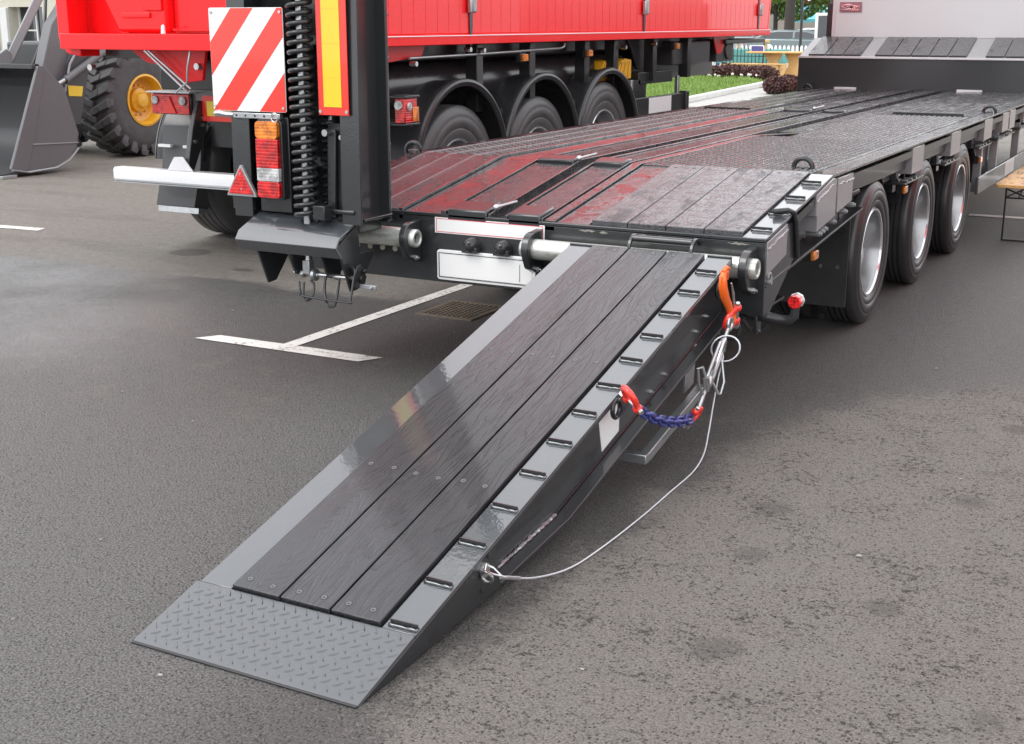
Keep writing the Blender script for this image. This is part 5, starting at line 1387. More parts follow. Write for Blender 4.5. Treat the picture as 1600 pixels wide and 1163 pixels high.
# ------------------------------------------------------------------ wheel loader
LD = empty('wheel_loader', (-10.0, 8.0, 0), 'wheel loader with grey bucket, yellow rim and chunky tyres behind the red trailer', 'loader')
def big_wheel(c, Rr=0.69, w=0.50, rr=0.30):
    c = Vector(c); w_ = empty('wheel', c - origin(LD), parent=LD)
    pr = [(rr, -0.05), (rr + .02, -0.01), (rr + (Rr - rr) * .45, 0.0), (Rr - 0.11, -0.012), (Rr - 0.055, -0.05), (Rr - 0.05, -0.12), (Rr - 0.05, -w + .12), (Rr - 0.055, -w + .05), (Rr - .11, -w + .012), (rr + .1, -w), (rr, -w + .05)]
    b = B(); lathe(b, pr, (0, 0, 0), 'x', 48); part('tyre', b, 'big_tyre', w_, local=True)
    b = B(); n = 22
    for k in range(n):
        for s in (0, 1):
            t0 = 2 * PI * (k + .5 * s) / n
            xs = (0.012, -w * .28, -w * .56) if s == 0 else (-w - .012, -w * .72, -w * .44)
            tt = (0.0, 0.10, 0.19); hw = (0.060, 0.052, 0.045)
            for q in range(2):
                x0, x1 = xs[q], xs[q + 1]; a0, a1 = t0 + tt[q], t0 + tt[q + 1]
                def pt(x, a, r_): return Vector((x, r_ * math.cos(a), r_ * math.sin(a)))
                r0, r1 = Rr - 0.07, Rr + (0.0 if q else -0.006)
                g0, g1 = hw[q] / Rr, hw[q + 1] / Rr
                vs = [b.verts.new(pt(x, a, r_)) for r_, e in ((r0, 1.25), (r1, 0.85)) for (x, a) in ((x0, a0 - g0 * e), (x0, a0 + g0 * e), (x1, a1 + g1 * e), (x1, a1 - g1 * e))]
                for f in ((0, 1, 2, 3), (4, 7, 6, 5), (0, 4, 5, 1), (1, 5, 6, 2), (2, 6, 7, 3), (3, 7, 4, 0)): b.faces.new([vs[i] for i in f])
            xo = 0.010 if s == 0 else -w - .010; xi = -0.03 if s == 0 else -w + .03
            vs = [b.verts.new((x, r_ * math.cos(a), r_ * math.sin(a))) for x, r_ in ((xo - (.02 if s == 0 else -.02), Rr - .15), (xo, Rr - .03), (xi, Rr - .15), (xi, Rr - .03)) for a in (t0 - .075, t0 + .075)]
            for f in ((0, 1, 3, 2), (4, 6, 7, 5), (0, 2, 6, 4), (1, 5, 7, 3), (0, 4, 5, 1), (2, 3, 7, 6)): b.faces.new([vs[i] for i in f])
    part('tread_lugs', b, 'big_tyre', w_, 0.006, local=True, stuff=True, bseg=1, ang=30)
    b = B(); lathe(b, [(rr + .015, -.03), (rr + .02, 0.0), (rr - .005, 0.004), (rr - .02, -.02), (rr - .03, -.06), (rr - .035, -0.13), (rr - .06, -0.15), (.15, -.15), (.145, -.10), (.10, -.085), (.08, -.05), (.0001, -.045)], (0, 0, 0), 'x', 48); part('rim', b, 'yellow', w_, local=True)
    b = B()
    for k in range(14):
        t = 2 * PI * k / 14; cyl(b, (0, .185 * math.cos(t), .185 * math.sin(t)), 0.013, -.15, -.125, 'x', 6)
    part('wheel_nut', b, 'yellow', w_, local=True)
    return w_
bw = big_wheel((-9.12, 7.24, 0.69))
copy_wheel(bw, LD, (-11.05, 7.24, 0.69), True); copy_wheel(bw, LD, (-9.12, 10.2, 0.69)); copy_wheel(bw, LD, (-11.05, 10.2, 0.69), True)
# bucket: two side plates, curved shell
side = [(4.68, 0.10), (4.90, 0.055), (5.30, 0.07), (5.49, 0.14), (5.63, 0.25), (5.68, 0.41), (5.52, 0.93), (5.26, 1.17), (5.17, 1.17)]
for x in (-8.72, -11.45):
    b = B(); prism(b, side, 'x', x, x + 0.03); sp_ = part('bucket_side', b, 'loader_grey', LD, 0.004)
    b = B(); prism(b, [(4.68, 0.10), (4.90, 0.055), (5.0, 0.33), (5.27, 1.17), (5.17, 1.17)], 'x', x + (0.031 if x > -9 else -0.012), x + (0.043 if x > -9 else -0.001)); part('wear_edge', b, 'loader_grey', sp_, 0.003)
    b = B(); prism(b, [(4.98, 0.335), (5.66, 0.305), (5.66, 0.318), (4.98, 0.350)], 'x', x + (0.031 if x > -9 else -0.012), x + (0.041 if x > -9 else -0.001)); part('wear_strip', b, 'loader_light', sp_)
    b = B(); tube(b, [(x + .03, 4.70, 0.09), (x + .03, 4.92, 0.045), (x + .03, 5.32, 0.058), (x + .03, 5.52, 0.13), (x + .03, 5.66, 0.25)], 0.014, 6); part('bucket_rim', b, 'loader_light', sp_)
b = B()
sh = [(4.60, 0.02), (5.25, 0.055), (5.47, 0.15), (5.60, 0.27), (5.64, 0.42), (5.50, 0.90), (5.24, 1.16)]
inn = [(y - 0.03, z + .03) for y, z in sh]
prism(b, sh + inn[::-1], 'x', -11.42, -8.72); part('bucket_shell', b, 'loader_dark', LD)
b = B(); box(b, -11.5, -8.68, 4.55, 4.75, 0.0, 0.035); part('cutting_edge', b, 'loader_light', LD, 0.005)
b = B(); prism(b, [(-11.4, 1.14), (-8.72, 1.14), (-8.72, 1.19), (-9.6, 1.19), (-9.75, 1.36), (-10.4, 1.36), (-10.6, 1.19), (-11.4, 1.19)], 'y', 5.12, 5.17); part('spill_guard', b, 'loader_dark', LD, 0.004)
# linkage
def limb(name, pts, r, mat, pr=LD):
    b = B(); tube(b, pts, r, 12); return part(name, b, mat, pr)
b = B(); beam(b, (-9.72, 5.65, 1.15), (-9.42, 6.05, 2.05), 0.05, 0.10); part('tilt_lever', b, 'loader_light', LD, 0.012)
b = B(); prism(b, [(5.45, 1.02), (5.62, 1.02), (5.72, 1.26), (5.62, 1.34), (5.50, 1.28)], 'x', -9.90, -9.86); prism(b, [(5.45, 1.02), (5.62, 1.02), (5.72, 1.26), (5.62, 1.34), (5.50, 1.28)], 'x', -9.70, -9.66); part('tilt_fork', b, 'loader_light', LD, 0.008)
for x in (-9.35,):
    b = B(); prism(b, [(5.66, 0.62), (5.74, 0.50), (5.95, 0.85), (6.15, 1.35), (6.6, 1.9), (7.4, 2.3), (7.3, 2.5), (6.4, 2.15), (5.9, 1.6), (5.70, 1.10), (5.62, 0.85)], 'x', x, x + 0.14); part('lift_arm', b, 'loader_grey', LD, 0.01)
limb('lift_cylinder', [(-9.12, 5.95, 0.98), (-9.12, 6.9, 1.45)], 0.045, 'loader_grey')
limb('piston_rod', [(-9.12, 5.62, 0.86), (-9.12, 5.95, 0.99)], 0.025, 'zinc')
limb('piston_rod', [(-9.30, 5.70, 0.80), (-9.26, 6.05, 1.25)], 0.022, 'loader_light')
limb('hydraulic_hose', [(-9.6, 5.9, 1.1), (-9.55, 6.1, 1.5), (-9.7, 6.3, 1.9)], 0.02, 'black_paint')
# front mudguard with yellow reflector
b = B(); prism(b, [(5.95, 0.48), (6.16, 0.46), (6.38, 1.16), (6.6, 1.42), (6.30, 1.42), (6.05, 1.15), (5.95, 0.80)], 'x', -9.20, -9.15); part('mudguard_face', b, 'loader_dark', LD, 0.006)
b = B(); tube(b, [(-9.14, 6.28, 1.42), (-9.14, 6.06, 1.16), (-9.14, 5.95, 0.85)], 0.014, 8); part('guard_rim', b, 'loader_light', LD)
b = B(); prism(b, [(6.01, 0.80), (6.21, 0.785), (6.24, 0.90), (6.01, 0.92)], 'x', -9.149, -9.144); part('reflector', b, 'refl_yellow', LD)
# body
b = B(); box(b, -10.8, -9.65, 6.6, 11.2, 0.65, 1.40); box(b, -10.6, -9.55, 10.1, 11.3, 1.40, 1.9); part('body', b, 'loader_dark', LD, 0.04)
b = B(); box(b, -10.45, -9.55, 9.0, 10.1, 1.40, 2.9); cabp = part('cab', b, 'loader_dark', LD, 0.05)
b = B(); box(b, -9.548, -9.544, 9.1, 10.0, 1.9, 2.75); box(b, -10.35, -9.65, 8.994, 8.998, 1.9, 2.75)
MT['cab_glass'] = plain('dark_window_glass', (0.02, 0.025, 0.03), 0.05, 0, 1.0, 0.05)
part('window', b, 'cab_glass', cabp)
b = B(); box(b, -9.62, -9.1, 6.85, 7.6, 1.33, 1.40); part('step', b, 'yellow', LD, 0.01)

# ------------------------------------------------------------------ building far left
BL = empty('exhibition_building', (-27, 20.5, 0), 'beige building with a tall dark window behind the loader', 'building')
MT['beige'] = plain('beige_cladding', (0.50, 0.48, 0.40), 0.6, 0, 0, 0.2, dirtcol=(0.38, 0.37, 0.31))
MT['beige2'] = plain('white_cladding', (0.62, 0.63, 0.62), 0.5, 0, 0, 0.15)
b = B(); box(b, -40, -26.0, 20.0, 26, 0, 7.0); box(b, -26.0, -22.0, 20.0, 26, 2.0, 7.0); box(b, -24.75, -22.0, 20.0, 26, 0, 2.0); box(b, -26, -24.75, 20.3, 26, 0, 0.75); part('wall', b, 'beige', BL)
for (a, c_) in ((-26.75, -26.45), (-26.25, -26.0)):
    b = B(); box(b, a, c_, 19.9, 19.998, 0, 1.98); part('pilaster', b, 'beige2', BL, 0.01)
b = B(); box(b, -26.0, -24.75, 20.35, 20.37, 0.75, 2.0); wi = part('window', b, 'cab_glass', BL)
b = B(); box(b, -25.36, -25.31, 20.30, 20.345, 0.75, 2.0); box(b, -26.0, -25.94, 20.30, 20.345, 0.75, 2.0); box(b, -25.94, -25.36, 20.30, 20.345, 1.38, 1.42); part('frame', b, 'beige2', wi)
b = B(); box(b, -24.9, -19.5, 19.0, 19.9, 0, 0.5); part('base_step', b, 'beige2', BL, 0.02)
b = B(); box(b, -24.9, -19.5, 18.95, 18.999, 0, 0.06); part('timber_edge', b, 'picnic_wood', BL)


# ------------------------------------------------------------------ folding bench at the right edge
TB = empty('folding_bench', (1.46, 6.2, 0), 'folding bench with varnished timber seat and black steel legs at the right picture edge', 'bench')
b = B()
x0, x1, y0, y1, r_ = 1.325, 1.585, 5.12, 7.34, 0.04
pts = []
for cx, cy, a in ((x1 - r_, y1 - r_, 0), (x0 + r_, y1 - r_, 90), (x0 + r_, y0 + r_, 180), (x1 - r_, y0 + r_, 270)):
    for k in range(6): t = R(a + 90 * k / 5); pts.append((cx + r_ * math.cos(t), cy + r_ * math.sin(t)))
prism(b, pts, 'z', 0.442, 0.468); part('seat', b, 'bench_wood', TB, 0.004)
for y in (5.44, 7.0):
    b = B()
    for x in (1.36, 1.55): box(b, x, x + 0.014, y, y + 0.022, 0.0, 0.4405)
    box(b, 1.375, 1.549, y + .004, y + 0.018, 0.0, 0.012); box(b, 1.375, 1.549, y + 0.004, y + 0.018, 0.325, 0.337)
    s_ = 1 if y < 6 else -1
    part('leg_frame', b, 'black_paint', TB, 0.002)
    b = B(); beam(b, (1.368, y + .01, 0.40), (1.545, y + .01, 0.33), 0.01, 0.012); beam(b, (1.368, y + .022, 0.335), (1.545, y + .022, 0.43), 0.01, 0.012); beam(b, (1.46, y + .02, 0.33), (1.46, y + .45 * s_, 0.435), 0.012, 0.012)
    part('brace', b, 'black_paint', TB)

# ------------------------------------------------------------------ background on the left of the gooseneck
MT['concrete'] = plain('pale_concrete_slabs', (0.42, 0.41, 0.39), 0.6, 0, 0, 0.35, 0.2, 40)
MT['kerb'] = plain('white_kerb', (0.62, 0.61, 0.58), 0.6, 0, 0, 0.3)
b = B(); b.faces.new([b.verts.new(p) for p in ((-7.15, 19.6, .006), (-6.0, 19.6, .006), (-5.9, 26.9, .006), (-7.9, 27.6, .006))]); structure(part('path', b, 'concrete'))
b = B(); b.faces.new([b.verts.new(p) for p in ((-22, 36.2, .007), (-4, 36.2, .007), (-4, 45, .007), (-22, 45, .007))]); structure(part('terrace', b, 'concrete'))
b = B(); prism(b, [(-7.0, 18.6), (-6.86, 18.6), (-7.95, 28.9), (-8.1, 28.9)], 'z', 0.0, 0.12); structure(part('kerb', b, 'kerb', bevel=0.02))
MT['soil'] = plain('green_ground_under_grass', (0.10, 0.20, 0.03), 0.9)
b = B(); prism(b, [(-16, 18.4), (-7.02, 18.6), (-8.1, 29.3), (-10.5, 33.0), (-18, 33)], 'z', 0.0, 0.06); structure(part('lawn_base', b, 'soil'))
# grass blades
def leafmat(name, c0, c1, tr=0.3, rough=0.5):
    q = NT(name, rough)
    n = q.noise(q.world(), 3.0, 3); n2 = q.noise(q.world(), 60.0, 1)
    q.set('Base Color', q.mix(q.ss(q.add(q.mul(n, .5), q.mul(n2, .5)), 0.35, 0.65), c0, c1))
    q.set('Subsurface Weight', 0.0)
    return q.m
MT['grass'] = leafmat('young_grass', (0.13, 0.22, 0.035), (0.25, 0.36, 0.08))
MT['hedge'] = leafmat('dark_red_barberry_leaves', (0.05, 0.022, 0.022), (0.13, 0.045, 0.040))
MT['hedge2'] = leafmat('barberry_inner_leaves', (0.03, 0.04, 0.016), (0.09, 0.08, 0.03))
MT['tree_leaf'] = leafmat('fresh_spring_leaves', (0.10, 0.20, 0.03), (0.20, 0.34, 0.07))
MT['tree_leaf2'] = leafmat('dark_leaves', (0.04, 0.09, 0.02), (0.09, 0.16, 0.04))
MT['tree_leaf3'] = leafmat('orange_spring_leaves', (0.40, 0.13, 0.05), (0.55, 0.22, 0.09))
MT['thuja'] = leafmat('thuja_scales', (0.03, 0.10, 0.015), (0.08, 0.18, 0.03))
MT['bark'] = plain('dark_bark', (0.055, 0.045, 0.038), 0.8, 0, 0, 0.5, 0.7, 25)
random.seed(21)
b = B()
def inside(p, poly):
    c = False
    for i in range(len(poly)):
        (ax, ay), (bx_, by) = poly[i], poly[i - 1]
        if (ay > p[1]) != (by > p[1]) and p[0] < (bx_ - ax) * (p[1] - ay) / (by - ay) + ax: c = not c
    return c
gp = [(-13.5, 18.6), (-7.05, 18.7), (-8.15, 29.2), (-10.0, 32.6), (-15, 32.6)]
cnt = 0
while cnt < 16000:
    p = (random.uniform(-15, -7), random.uniform(18.4, 32.6))
    if not inside(p, gp): continue
    cnt += 1; a = random.uniform(0, PI); h = random.uniform(.05, .12); w_ = random.uniform(.012, .025)
    dx, dy = w_ * math.cos(a), w_ * math.sin(a); lx, ly = random.uniform(-.04, .04), random.uniform(-.04, .04)
    b.faces.new([b.verts.new(q) for q in ((p[0] - dx, p[1] - dy, .058), (p[0] + dx, p[1] + dy, .058), (p[0] + lx, p[1] + ly, .06 + h))])
o = part('grass', b, 'grass', smooth=False, stuff=True)
o['label'] = 'bright green spring grass of the small lawn behind the red trailer'; 

def leafcloud(b, pts, n, size, jitter=0.0):
    """n small folded leaves in a list of ellipsoids (cx,cy,cz,rx,ry,rz)."""
    vol = [p[3] * p[4] * p[5] for p in pts]; tot = sum(vol)
    for (cx, cy, cz, rx, ry, rz), vv in zip(pts, vol):
        for _ in range(max(4, int(n * vv / tot))):
            while True:
                u = Vector((random.uniform(-1, 1), random.uniform(-1, 1), random.uniform(-1, 1)))
                if 0.15 < u.length < 1: break
            u = u.normalized() * (u.length ** 0.45)
            c = Vector((cx + u.x * rx, cy + u.y * ry, cz + u.z * rz))
            d1 = Vector((random.gauss(0, 1), random.gauss(0, 1), random.gauss(0, 1))).normalized(); d2 = d1.orthogonal().normalized()
            d2.rotate(Matrix.Rotation(random.uniform(0, 6.28), 3, d1))
            s = size * random.uniform(.6, 1.4)
            b.faces.new([b.verts.new(c + q) for q in (-d1 * s, d2 * s * .45, d1 * s, -d2 * s * .45)])
def hedge(label, ells, n, size=0.045):
    h = empty('hedge', (ells[0][0], ells[0][1], 0), label, 'hedge')
    b = B(); leafcloud(b, ells, n, size); part('foliage', b, 'hedge', h, smooth=False)
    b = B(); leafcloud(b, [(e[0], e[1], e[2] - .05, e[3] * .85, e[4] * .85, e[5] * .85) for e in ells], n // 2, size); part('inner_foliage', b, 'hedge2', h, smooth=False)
    b = B()
    for e in ells:
        for _ in range(6):
            a = random.uniform(0, 6.28); tube(b, [(e[0] + random.uniform(-.3, .3) * e[3], e[1] + random.uniform(-.3, .3) * e[4], 0), (e[0] + .8 * e[3] * math.cos(a), e[1] + .8 * e[4] * math.sin(a), e[2] + .2 * e[5])], 0.012, 5)
    part('stem', b, 'bark', h)
    return h
hedge('long low dark red clipped hedge behind the lawn', [(-12.6 + i * 0.36 , 32.2 - i * 0.05, 0.20 + random.uniform(-.02, .02), 0.42, 0.42, 0.22 + random.uniform(-.02, .02)) for i in range(11)], 11000, 0.04)
hedge('rounded dark red bush beside the gooseneck', [(-6.55 + i * 0.24, 24.9 + i * .16, 0.20 + (0.04 if i == 1 else 0), 0.30, 0.34, 0.21) for i in range(5)], 8000, 0.035)
MT['pale_flower'] = plain('pale_flower', (0.75, 0.7, 0.66), 0.5)
b = B()
for i in range(26):
    x = random.uniform(-12.4, -8.9); y = 31.6 - (x + 12.4) * .14 + random.uniform(-.1, .1)
    bmesh.ops.create_icosphere(b, subdivisions=1, radius=random.uniform(.02, .05), matrix=Matrix.Translation((x, y, .1 + random.uniform(0, .08))))
o = part('flower_row', b, 'pale_flower', stuff=True); o['label'] = 'small pale flowers along the foot of the long red hedge'

# picnic table of pale timber
PT = empty('picnic_table', (-9.0, 33.2, 0), 'pale timber picnic table with curved end boards behind the hedge', 'table')
for i in range(5):
    b = B(); y = 32.85 + i * 0.155; box(b, -9.98, -8.35, y, y + 0.145, 0.735, 0.775); part('board', b, 'picnic_wood', PT, 0.006)
for x in (-9.25, -8.62):
    b = B(); prof = [(-0.38, 0.73), (-0.30, 0.62), (-0.20, 0.50), (-0.20, 0.36), (-0.30, 0.22), (-0.36, 0.0), (0.36, 0.0), (0.30, .22), (.20, .36), (.20, .50), (.30, .62), (.38, .73)]
    M4 = Matrix.Translation((x, 33.2, 0)) @ Matrix.Rotation(R(90 if x < -9 else 60), 4, 'Z')
    prism(b, prof, 'x', -0.03, 0.03, Matrix.Translation((x, 33.2, 0)) @ Matrix.Rotation(R(62), 4, 'Z')); part('end_board', b, 'picnic_wood', PT, 0.01)
for i in range(2):
    b = B(); box(b, -10.25, -8.6, 32.35 + i * .15, 32.49 + i * .15, 0.415, 0.45); part('bench_board', b, 'picnic_wood', PT, 0.005)
for x in (-10.1, -8.9):
    b = B(); box(b, x, x + 0.06, 32.38, 32.62, 0, 0.414); box(b, x, x + .06, 32.62, 32.9, 0.25, 0.31); part('bench_leg', b, 'picnic_wood', PT, 0.006)
# second timber table with teal cloth further left
MT['teal'] = plain('teal_cloth', (0.12, 0.36, 0.33), 0.7)
ST = empty('market_table', (-10.70, 35.0, 0), 'timber side table covered with a teal cloth behind the black railing', 'table')
b = B(); box(b, -11.40, -9.45, 34.7, 35.3, 0.0, 0.36); part('front_boards', b, 'picnic_wood', ST, 0.01)
b = B(); prism(b, [(-11.60, .80), (-11.65, 0.72), (-11.50, 0.36), (-11.20, 0.40), (-10.80, 0.37), (-10.30, 0.40), (-9.80, 0.37), (-9.40, 0.38), (-9.40, .80)], 'y', 34.62, 35.3); part('cloth', b, 'teal', ST, 0.02)
b = B(); box(b, -11.00, -10.00, 34.8, 35.2, 1.0, 1.08); box(b, -10.95, -10.90, 34.9, 34.95, .8, 1.0); box(b, -10.08, -10.03, 34.9, 34.95, .8, 1.0); part('shelf', b, 'picnic_wood', ST, 0.01)
# black railing with a blue sign
RG = empty('iron_railing', (-10.3, 34.0, 0), 'thin black iron railing in front of the timber table', 'railing')
for i in range(14):
    x = -11.1 + i * 0.115
    b = B(); box(b, x, x + 0.018, 34.0, 34.018, 0, 0.86 if i % 3 else 0.95); part('bar', b, 'black_paint', RG)
b = B(); box(b, -11.15, -9.55, 33.985, 33.9985, 0.60, 0.625); part('rail', b, 'black_paint', RG)
SG = empty('sign', (-9.6, 33.3, 0), 'small blank blue rectangular sign with white edge on a thin post', 'sign')
b = B(); prism(b, [(-9.98 + px, pz_) for px, pz_ in rrect(0.0, 0.41, 0.70, 0.95, 0.04)], 'y', 33.30, 33.312); part('sign_border', b, 'white', SG)
b = B(); prism(b, [(-9.98 + px, pz_) for px, pz_ in rrect(0.025, 0.385, 0.725, 0.925, 0.03)], 'y', 33.290, 33.299); part('sign_face', b, 'sign_blue', SG)
b = B(); box(b, -9.60, -9.575, 33.315, 33.34, 0, 1.2); part('post', b, 'black_paint', SG)
# white picket fence with teal lattice
PF = empty('picket_fence', (-8.3, 38, 0), 'white picket fence with scalloped tops in front of the parked cars', 'fence')
for i in range(44):
    x = -13.2 + i * 0.145
    b = B(); prism(b, [(x, 0.25), (x + .085, 0.25), (x + .085, 0.81), (x + .06, 0.86), (x + .0425, 0.875), (x + .025, 0.86), (x, 0.81)], 'y', 38.0, 38.02); part('picket', b, 'white', PF)
b = B(); box(b, -13.3, -6.8, 38.021, 38.05, 0.38, 0.45); box(b, -13.3, -6.8, 38.021, 38.05, 0.62, 0.69); part('rail', b, 'teal', PF)
b = B()
for i in range(45):
    for j in range(3): box(b, -13.2 + i * .145, -13.2 + i * .145 + .09, 37.93, 37.95, 0.02 + j * .1, 0.09 + j * .1)
part('lattice', b, 'white', PF, stuff=True)
for x in (-13.25, -11.0, -8.8, -6.85):
    b = B(); box(b, x, x + .1, 38.055, 38.14, 0, 0.9); part('post', b, 'white', PF, 0.01)

# parked cars
def car(loc, rot, paint, label, cat='car', h=1.30, L=4.4, name='parked_car'):
    c = empty(name, loc, label, cat, 'cars parked behind the picket fence', rot=(0, 0, rot))
    def P(nm, b, m, pr=c, **k): return part(nm, b, m, pr, local=True, **k)
    hw = 0.88
    low = [(-L / 2, 0.30), (-L / 2 + .02, 0.70), (-L / 2 + .15, 0.88), (-L / 2 + 0.55, 0.98), (L * .21, 0.95), (L / 2 - .25, 0.78), (L / 2 - .03, 0.62), (L / 2, 0.32), (L / 2 - .1, 0.22), (-L / 2 + .1, 0.22)]
    b = B(); prism(b, [(x, z) for x, z in low], 'y', -hw, hw); P('body', b, paint, bevel=0.09, bseg=3)
    b = B(); gh = [(-L / 2 + .35, 0.965), (-L / 2 + .85, h - .08), (-L / 2 + 1.3, h), (0.25, h), (0.55, h - .05), (1.15, 0.945)]
    A = [b.verts.new((x, -hw + .05 + (z - .96) * .32, z)) for x, z in gh]; Bv = [b.verts.new((x, hw - .05 - (z - .96) * .32, z)) for x, z in gh]
    b.faces.new(A); b.faces.new(Bv[::-1])
    for i in range(len(gh)): j = (i + 1) % len(gh); b.faces.new([A[i], A[j], Bv[j], Bv[i]])
    P('cabin', b, paint, bevel=0.06, bseg=3)
    for s in (-1, 1):
        for poly in ([(-L / 2 + .62, 1.0), (-L / 2 + 1.0, h - .10), (-L / 2 + 1.35, h - .07), (-.25, h - .07), (-.25, 1.0)], [(-.17, 1.0), (-.17, h - .07), (.27, h - .08), (.50, h - .13), (.95, 1.0)]):
            b = B(); vs = [b.verts.new((x, s * (hw - .05 - (z - .96) * .32 + .006), z)) for x, z in poly]; b.faces.new(vs); P('side_window', b, 'cab_glass')
        for x in (-L * .31, L * .31):
            b = B(); lathe(b, [(0.0001, .0), (.20, .01), (.22, .02), (.30, .025), (.32, .01), (.32, -.16), (0.0001, -.16)] if s > 0 else [(0.0001, 0), (.20, -.01), (.22, -.02), (.30, -.025), (.32, -.01), (.32, .16), (.0001, .16)], (x, s * (hw - .0), .32), 'y', 24)
            w_ = P('wheel', b, 'tyre'); b = B(); lathe(b, [(.0001, .03 * s), (.19, .028 * s)], (x, s * hw, .32), 'y', 16); P('rim', b, 'rim', w_)
    for (xa, za, xb, zb, nm) in ((1.13, .955, .56, h - .06, 'windscreen'), (-L / 2 + .36, .975, -L / 2 + .84, h - .09, 'rear_window')):
        b = B(); e = .012 if xa > 0 else -.012
        vs = [b.verts.new(q) for q in ((xa + e, -hw + .13, za + .02), (xa + e, hw - .13, za + .02), (xb + e, hw - .24, zb + .01), (xb + e, -hw + .24, zb + .01))]; b.faces.new(vs); P(nm, b, 'cab_glass')
    for s in (-1, 1):
        b = B(); box(b, L / 2 - .16, L / 2 - .03, s * .62 - .14, s * .62 + .14, .60, .71); P('headlight', b, 'lens_clear', bevel=.03)
        b = B(); box(b, -L / 2 - .005, -L / 2 + .08, s * .68 - .1, s * .68 + .1, .68, .86); P('tail_light', b, 'lens_red', bevel=.02)
    return c
MT['car_silver'] = dark_paint('silver_car_paint', (0.42, 0.46, 0.48), 0.08, 0.02)
MT['car_grey'] = dark_paint('grey_green_car_paint', (0.16, 0.21, 0.22), 0.08, 0.02)
MT['car_white'] = dark_paint('white_car_paint', (0.75, 0.76, 0.77), 0.08, 0.02)
car((-12.4, 47.0, 0), R(4), 'car_grey', 'grey green saloon car nearest to the picket fence')
car((-15.6, 51.5, 0), R(8), 'car_silver', 'silver car behind the grey green saloon, partly hidden by the red trailer')
car((-11.0, 53.5, 0), R(3), 'car_white', 'white car behind the grey green saloon')
car((-15.5, 62.0, 0), R(-5), 'car_white', 'distant white car below the turquoise awning')

# lamp post, trunks and trees
def tree(label, x, y, h, tr, cr, leaf, n, seed, size=0.13, crown0=0.35, name='tree'):
    random.seed(seed)
    t_ = empty(name, (x, y, 0), label, 'tree')
    b = B(); lean = random.uniform(-.3, .3)
    tube(b, [(x, y, 0), (x + lean * .1, y, h * .2), (x + lean * .4, y, h * .5), (x + lean, y, h * .85)], [tr * 1.25, tr, tr * .8, tr * .25], 10)
    ells = []
    for k in range(9):
        a = k * 2.4 + random.random(); zz = h * (crown0 + (1 - crown0) * (k + .5) / 9.5); rr = cr * (1.0 - .45 * abs((k - 3.5) / 5))
        ex, ey = x + lean * zz / h + math.cos(a) * rr * .55, y + math.sin(a) * rr * .55
        tube(b, [(x + lean * .3, y, zz * .72), ((x + ex) / 2, (y + ey) / 2, zz * .88), (ex, ey, zz)], [tr * .35, tr * .22, tr * .08], 6)
        ells.append((ex, ey, zz, rr * random.uniform(.45, .62), rr * random.uniform(.45, .62), h * random.uniform(.08, .13)))
    part('trunk', b, 'bark', t_)
    b = B(); leafcloud(b, ells, n, size); part('crown', b, leaf, t_, smooth=False)
    return t_
tree('tall thick dark trunk beside the lamp post, crown above the picture', -13.6, 49.0, 13.0, 0.19, 5.0, 'tree_leaf2', 5000, 5, 0.2, 0.55)
tree('dark trunk rising behind the white frame', -11.0, 46.0, 12.0, 0.17, 4.5, 'tree_leaf2', 4500, 6, 0.2, 0.55)
tree('light green young tree left of the lamp post', -19.5, 66.0, 6.5, 0.12, 3.4, 'tree_leaf', 7000, 8, 0.15, 0.3)
tree('orange leaved tree behind the parked cars', -17.6, 70.0, 7.0, 0.14, 2.6, 'tree_leaf3', 5000, 9, 0.13, 0.35)
tree('fresh green tree behind the trunk with the lamp post', -15.2, 66.0, 6.0, 0.12, 2.8, 'tree_leaf', 6000, 10, 0.14, 0.3)
tree('tall green tree filling the gap above the cars', -17.0, 84.0, 11.0, 0.25, 7.0, 'tree_leaf', 9000, 12, 0.26, 0.15)
tree('dark green tree far behind the awning', -23.5, 88.0, 12.0, 0.25, 7.0, 'tree_leaf2', 9000, 13, 0.26, 0.15)
for k, (x, y, h) in enumerate([(-36, 80, 13), (-48, 70, 12), (-60, 55, 13), (-6, 90, 13), (4, 85, 12), (-70, 35, 12)]):
    tree(['broad green tree on the skyline', 'rounded green tree on the skyline', 'tall green tree on the skyline', 'spreading green tree beyond the gooseneck', 'round green tree beyond the headboard', 'far green tree left of the building'][k], x, y, h, 0.3, h * .55, 'tree_leaf2', 4500, 30 + k, 0.4, 0.12)
LP = empty('lamp_post', (-10.6, 40.5, 0), 'thin black lamp post in front of the dark trunk', 'lamp post')
b = B(); tube(b, [(-10.6, 40.5, 0), (-10.6, 40.5, 0.6), (-10.6, 40.5, 5.0)], [0.075, 0.05, 0.045], 12); part('post', b, 'black_paint', LP)
b = B(); lathe(b, [(0.05, 0), (.12, .1), (.16, .35), (.05, .45), (.0001, .5)], (-10.6, 40.5, 5.0), 'z', 16); part('lantern', b, 'lens_clear', LP)
# thuja
TH = empty('thuja', (-9.35, 40.6, 0), 'narrow twisted green thuja beside the white frame', 'shrub')
random.seed(4); b = B()
leafcloud(b, [(-9.35 + .06 * math.sin(k * 1.3), 40.6, 0.5 + k * 0.22, 0.23 - k * .014, 0.2, 0.2) for k in range(8)], 2600, 0.05); part('foliage', b, 'thuja', TH, smooth=False)
b = B(); tube(b, [(-9.35, 40.6, 0), (-9.35, 40.6, 1.9)], 0.03, 6); part('stem', b, 'bark', TH)
